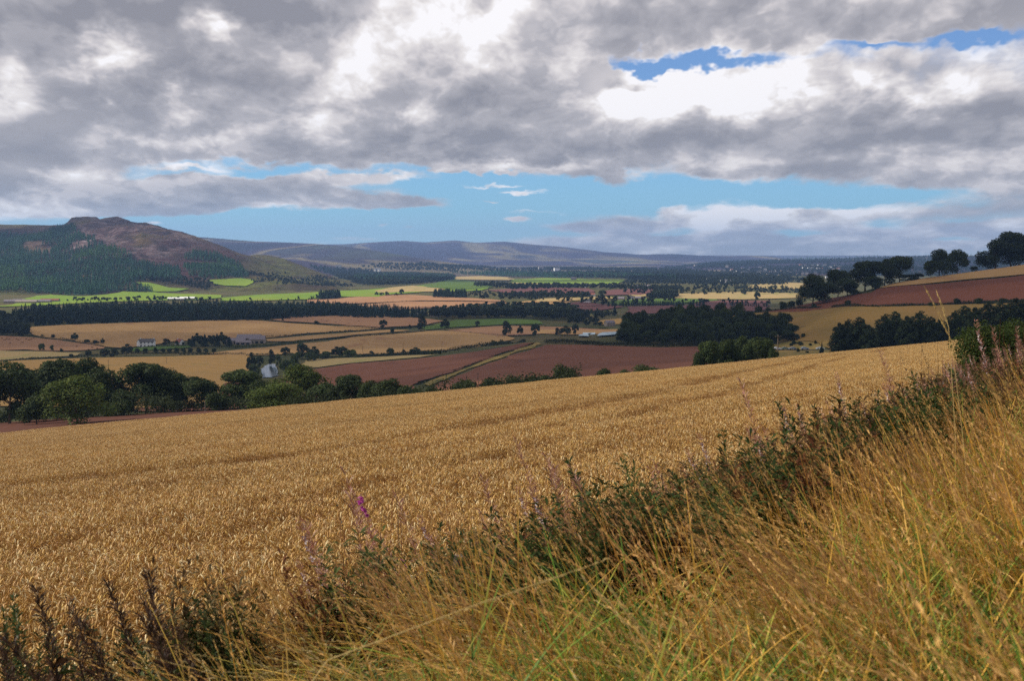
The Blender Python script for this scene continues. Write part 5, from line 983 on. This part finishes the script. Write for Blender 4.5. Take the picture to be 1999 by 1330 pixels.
for i, (px, c_, lb) in enumerate([(1517,(.75,.76,.78),'white car on the road just right of the wooden pole'),(1507,(.10,.16,.18),'dark car half hidden behind the wooden pole'),(1533,(.12,.19,.16),'dark green car following the white one'),(1547,(.20,.24,.27),'grey car in the middle of the queue'),(1571,(.28,.34,.40),'silver blue car ahead of the grey one'),(1601,(.62,.72,.74),'pale car beside the small pointed conifer'),(1490,(.5,.52,.55),'grey car seen through the thicket')]):
    x, y, z = at(px, 684.5, 480, 900); o = bpy.data.objects.new('parked_car', None); COL.objects.link(o); o.location = (x, y, z + .47); o.rotation_euler = (0, 0, .05 if i % 2 else 3.1); tag(o, lb, 'car', 'cars on the distant road')
    pm, t, out = newmat('car_paint'); bsdf(t, out, c_, .3, .5); link('body', cb_.build('body', pm), parent=o); link('window', gm, parent=o)
    for sx in (-1.35, 1.35):
        for sy in (-.82, .82): link('wheel', wm, (sx, sy, .33), parent=o)
for i, (px, ty, by) in enumerate([(1604, 667, 692), (1602, 678, 693)]): tree_b('coni', px, ty, by, 9 if i else 6, ['small pointed conifer in front of the road', 'dark rounded conifer in front of the road'][i], None, 480, 900)

# ------------------------------------------------------------------ poles
def pole(px, ty, d, label, by=None, H=None, arm=True, wood='postwood'):
    if by is not None: x, y, z = at(px, by, 300, 3000)
    else: y = d; x = float(ray(px, ty)[0] * d); z = float(height(x, y))
    H = H or float(zpix(px, ty, y)) - z; o = bpy.data.objects.new('utility_pole', None); COL.objects.link(o); o.location = (x, y, z); tag(o, label, 'pole')
    r0 = .15 if arm else .06; mb = MB(); mb.tube([(0, 0, -.5), (0, 0, H)], [r0, r0 * .75], 8); link('pole', mb.build('pole', M[wood]), parent=o)
    if arm:
        mb = MB(); mb.box(-.7, .7, -.05, .05, H - .45, H - .33); [mb.box(a - .04, a + .04, -.04, .04, H - .33, H - .18) for a in (-.6, 0, .6)]; link('crossarm', mb.build('crossarm', M[wood]), parent=o)
pole(1519, 654, 252, 'tall wooden pole rising behind the wheat left of the road cars')
pole(400, 784, 232, 'pale marker post on the red soil before the dark trees', arm=False, wood='stone')
for px, ty, by, lb in [(325,698,711,'pole standing in the golden field, middle one'),(212,703,722,'pole in the golden field above the double crowned tree'),(230,735,757,'pole beside the gap between dark trees'),(708,677,690,'pole on the river hedge beyond the red field'),(787,671,684,'pole right of the domed trees'),(863,667,680,'pole in the tan field near the hedge end'),(933,728,744,'pole near the bushes at the foot of the grass track')]: pole(px, ty, 0, lb, by=by)

# ------------------------------------------------------------------ houses
def house(name, x, y, rz, L_, Wd, Hh, rh, wallm, roofm, label, cat='house', group=None, chim=2, wins=True, zoff=-.4, doors=True):
    o = bpy.data.objects.new(name, None); COL.objects.link(o); o.location = (x, y, float(height(x, y)) + zoff); o.rotation_euler = (0, 0, rz); tag(o, label, cat, group)
    b = MB(); b.box(-L_ / 2, L_ / 2, -Wd / 2, Wd / 2, -1, Hh)
    for s in (-1, 1): xx = s * L_ / 2; b.poly([(xx, -Wd / 2, Hh), (xx, Wd / 2, Hh), (xx, 0, Hh + rh)][::s])
    link('wall', b.build('wall', M[wallm]), parent=o)
    r_ = MB(); e = .35; t_ = .15
    for s in (-1, 1): a = (-L_ / 2 - e, s * (Wd / 2 + e), Hh - e * rh / (Wd / 2)); c = (L_ / 2 + e, s * (Wd / 2 + e), Hh - e * rh / (Wd / 2)); q = (L_ / 2 + e, 0, Hh + rh + .05); p = (-L_ / 2 - e, 0, Hh + rh + .05); up = lambda v: (v[0], v[1], v[2] + t_); r_.poly([up(a), up(c), up(q), up(p)][::-s]); r_.poly([a, c, q, p][::s]); r_.poly([a, c, up(c), up(a)]); r_.poly([c, q, up(q), up(c)]); r_.poly([a, p, up(p), up(a)])
    ro = link('roof', r_.build('roof', M[roofm]), parent=o)
    for i in range(chim):
        cx = (-1 if i == 0 else 1) * (L_ / 2 - .6) if i < 2 else 0; c = MB(); c.box(cx - .35, cx + .35, -.3, .3, Hh + rh - .5, Hh + rh + .9); link('chimney', c.build('chimney', M[wallm]), parent=ro)
    if wins:
        for s in (-1,):
            nwin = max(2, int(L_ / 3))
            for fl in range(1 if Hh < 4 else 2):
                for k in range(nwin):
                    cx = -L_ / 2 + L_ * (k + .5) / nwin; zz = 1.0 + fl * 2.5; w_ = MB()
                    if fl == 0 and k == nwin // 2 and doors: w_.box(cx - .5, cx + .5, -Wd / 2 - .05, -Wd / 2 + .02, .0, 2.1); link('door', w_.build('door', M['slate']), parent=o)
                    else: w_.box(cx - .5, cx + .5, -Wd / 2 - .04, -Wd / 2 + .02, zz, zz + 1.25); link('window', w_.build('window', M['glass']), parent=o)
    return o
x, y, z = at(288, 677, 900, 1500)
h = house('farmhouse', x, y, .1, 13, 7, 5.0, 2.6, 'whitewash', 'slate', 'white two storey farmhouse with dark slate roof and chimneys', chim=2)
g = MB(); g.box(-8.4, -5.6, -5.5, -1.5, -1, 5.0); g.poly([(-8.4, -5.5, 5.0), (-5.6, -5.5, 5.0), (-7.0, -5.5, 7.2)]); link('gable_wing', g.build('gable_wing', M['whitewash']), parent=h)
g = MB(); g.poly([(-8.6, -5.7, 5.0), (-7.0, -5.7, 7.4), (-7.0, 0, 7.4), (-8.6, 0, 5.0)]); g.poly([(-5.4, -5.7, 5.0), (-7.0, -5.7, 7.4), (-7.0, 0, 7.4), (-5.4, 0, 5.0)][::-1]); link('gable_roof', g.build('gable_roof', M['slate']), parent=h)
x, y, z = at(351, 673, 900, 1600); house('cottage', x, y, -.6, 7, 6, 3.0, 2.6, 'whitewash', 'redroof', 'small white cottage half hidden by bushes near the conifer clump', 'house', chim=1)
for i, (px, by, L_, Wd, Hh, rh, rz, lb) in enumerate([(462,671,17,12,3.6,2.0,.05,'low grey barn nearest the conifer clump'),(487,669,22,16,5.0,3.2,.02,'largest grey barn with a broad pale roof'),(503,670,14,14,4.5,3.0,.1,'barn on the right of the largest grey barn'),(476,673,14,8,2.8,1.4,.0,'low lean shed in front of the grey barns')]):
    x, y, z = at(px, by, 900, 1700); o = house('barn', x, y, rz, L_, Wd, Hh, rh, 'stone', 'shed', lb, 'barn', 'grey barns of the farm', chim=0, wins=False); d_ = MB()
    for k in range(3): d_.box(-L_ / 3 + k * L_ / 3 - 1.5, -L_ / 3 + k * L_ / 3 + 1.5, -Wd / 2 - .06, -Wd / 2 + .02, 0, 2.9 if Hh > 3 else 2.2)
    link('door', d_.build('door', M['glass']), parent=o)
for px, by, lb, wm_, rm in [(823,617,'white gabled house at the corner of the dark mixed wood','whitewash','slate'),(1146,592,'white cottage beside the violet ploughed field','whitewash','slate'),(1156,579,'white gabled house between two dark trees in mid valley','whitewash','redroof'),(1231,586,'white farmhouse on the green strip in mid valley','whitewash','slate'),(1213,587,'grey farm shed left of the white farmhouse on the green strip','stone','shed'),(1246,586,'low grey shed right of the white farmhouse on the green strip','stone','shed'),(1308,578,'white house at the side of the round copse','whitewash','slate'),(1140,561,'white gable among the mid valley hedges','whitewash','slate'),(1385,548,'bright white house below the far town','whitewash','slate'),(1412,552,'left white house of the pair under the town','whitewash','slate'),(1421,553,'right white house of the pair under the town','whitewash','slate'),(661,524,'lone white house on the foot of the range','whitewash','slate'),(737,530,'white house in the woodland under the range','whitewash','slate'),(1056,528,'white tower like house on the far plain','whitewash','slate'),(1087,529,'second white house on the far plain','whitewash','slate'),(1240,564,'left pale shed above the purple field','whitewash','shed'),(1264,563,'right pale shed above the purple field','whitewash','shed'),(1120,548,'pale farm buildings in the sunlit distant fields','stone','shed'),(848,619,'brown shed at the foot of the dark mixed wood','stone','redroof'),(1190,637,'long grey shed glimpsed beside the slope wood','stone','shed')]:
    x, y, z = at(px, by, 800, 9000); s = max(1, y / 2200); house('house' if wm_ == 'whitewash' else 'shed', x, y, random.uniform(-.5, .5), 11 * s, 7 * s, 4.5 * s, 2.6 * s, wm_, rm, lb, 'house' if wm_ == 'whitewash' else 'shed', chim=1 if wm_ == 'whitewash' else 0, wins=y < 3500)
x, y, z = at(35, 592, 1500, 3000)
for i, (px, by, L_, rm) in enumerate([(25,592,26,'shed'),(38,591,20,'shed'),(52,593,34,'stone'),(72,592,46,'shed'),(98,590,30,'redroof'),(345,587,30,'whitewash'),(366,586,26,'whitewash')]):
    x, y, z = at(px, by, 1500, 3000); house('shed', x, y, .1, L_, 12, 4, 2.2, 'stone', rm, f'{nth(i)} long low farm building below the forested hill', 'farm building', chim=0, wins=False)
tc = 0; tries = 0
while tc < 85 and tries < 3000:
    tries += 1
    if rng.random() < .6: px, by = rng.normal(1490, 45), rng.normal(534, 5)
    elif rng.random() < .6: px, by = rng.uniform(1560, 1640), rng.normal(525, 3.5)
    else: px, by = rng.uniform(1290, 1700), rng.uniform(519, 548)
    if not (516 < by < 552): continue
    x, y, z = at(px, by, 3000, 9000)
    if y > 8000: continue
    tc += 1; s = y / 4200 * .85; house('town_house', x, y, random.uniform(-.7, .7), 13 * s, 8 * s, 5.5 * s, 3 * s, 'whitewash' if rng.random() < .4 else 'stone', 'slate' if rng.random() < .88 else 'redroof', 'pale house of the distant town among trees', 'house', 'houses of the distant town', chim=0, wins=False, zoff=2.5 * s)
# round bales
M['bale'] = simple('bale', (.24, .13, .06), .95, .05, .3, 3)
mb = MB(); mb.tube([(-.62, 0, 0), (-.6, 0, 0), (.6, 0, 0), (.62, 0, 0)], [.62, .68, .68, .62], 16); bm_ = mb.build('round_bale', M['bale'])
for i, (px, py) in enumerate([(4,663),(9,666),(13,664),(18,665),(32,664),(36,666),(51,664),(56,666),(61,665),(66,663),(20,672),(44,671),(180,681),(190,683),(150,679),(600,628),(616,630),(628,626),(638,629),(655,631),(664,627),(680,633),(700,629)]):
    x, y, z = at(px, py, 700, 2600); o = link('round_bale', bm_, (x, y, z + 1.0), rng.uniform(0, 3), (1.15, 1.15, 1.15)); tag(o, 'small round straw bale lying on a reddish stubble field', 'bale', 'round bales on the reddish stubble')

# ------------------------------------------------------------------ unseen clouds added above the frame to shade the valley
def shade_cloud(cx, cy, rx, ry, seed, z=1000, th=70, name='cloud'):
    """(cx, cy) is the middle of the shade on the ground; the cloud itself hangs up-sun of it"""
    k = (z + 60) / math.tan(SUN_EL); ox, oy = cx + math.sin(SUN_AZ) * k, cy + math.cos(SUN_AZ) * k
    n, m_ = 96, 40; a = np.linspace(0, 2 * math.pi, n, endpoint=False); b = np.linspace(.02, math.pi - .02, m_); A_, B_ = np.meshgrid(a, b, indexing='ij'); ux, uy, uz = np.cos(A_) * np.sin(B_), np.sin(A_) * np.sin(B_), np.cos(B_)
    f = 1 + fbm(ux * 2.2 + seed * 3 + 40, uy * 2.2 + seed * 5 + 40, 5, seed) * .95; g = 1 + fbm(ux * 6 + uz + seed, uy * 6 + 20, 4, seed + 3) * .9
    Vv = np.stack([ux * rx * f, uy * ry * f, uz * th * g * np.where(uz > 0, 1.3, .5)], -1).reshape(-1, 3); I = np.arange(n * m_).reshape(n, m_); I2 = np.roll(I, -1, 0)
    Fq = np.stack([I[:, :-1], I[:, 1:], I2[:, 1:], I2[:, :-1]], -1).reshape(-1, 4)
    tag(link(name, mesh_np('cloud', Vv, Fq, None, True, M['cloud']), (ox, oy, z)), 'unseen cloud added above the frame to shade the valley', 'cloud', 'unseen clouds added for shade', kind='stuff')
m, t, out = newmat('cloud'); d_ = t.N.new('ShaderNodeBsdfDiffuse'); d_.inputs[0].default_value = (.85, .85, .88, 1); tr = t.N.new('ShaderNodeBsdfTranslucent'); tr.inputs[0].default_value = (.85, .85, .88, 1)  # material of the unseen clouds added for shade
mx = t.N.new('ShaderNodeMixShader'); mx.inputs[0].default_value = .5; t.L.new(d_.outputs[0], mx.inputs[1]); t.L.new(tr.outputs[0], mx.inputs[2]); tp = t.N.new('ShaderNodeBsdfTransparent'); m2 = t.N.new('ShaderNodeMixShader')
t.L.new(t.m('MULTIPLY_ADD', t.noise(wpos(t), .004, 4, .6), .5, .28), m2.inputs[0]); t.L.new(mx.outputs[0], m2.inputs[2]); t.L.new(tp.outputs[0], m2.inputs[1]); t.L.new(m2.outputs[0], out.inputs[0]); M['cloud'] = m
shade_cloud(-450, 720, 800, 480, 1); shade_cloud(450, 610, 560, 370, 2); shade_cloud(-300, 1300, 700, 260, 3); shade_cloud(700, 1000, 420, 330, 4)
shade_cloud(-1150, 3650, 330, 240, 5, 1300); shade_cloud(100, 3500, 560, 260, 6, 1200); shade_cloud(500, 1750, 600, 240, 7)

# ------------------------------------------------------------------ air
b = MB(); b.box(-14000, 14000, -1500, 15500, -420, 330); m, t, out = newmat('haze'); v = t.N.new('ShaderNodeVolumePrincipled'); v.inputs['Color'].default_value = (.34, .56, 1.0, 1); v.inputs['Density'].default_value = 6.0e-5; v.inputs['Anisotropy'].default_value = .2
t.L.new(v.outputs[0], out.inputs['Volume']); tag(link('haze', b.build('haze', m)), 'thin blue haze lying over the valley', 'haze', kind='stuff')
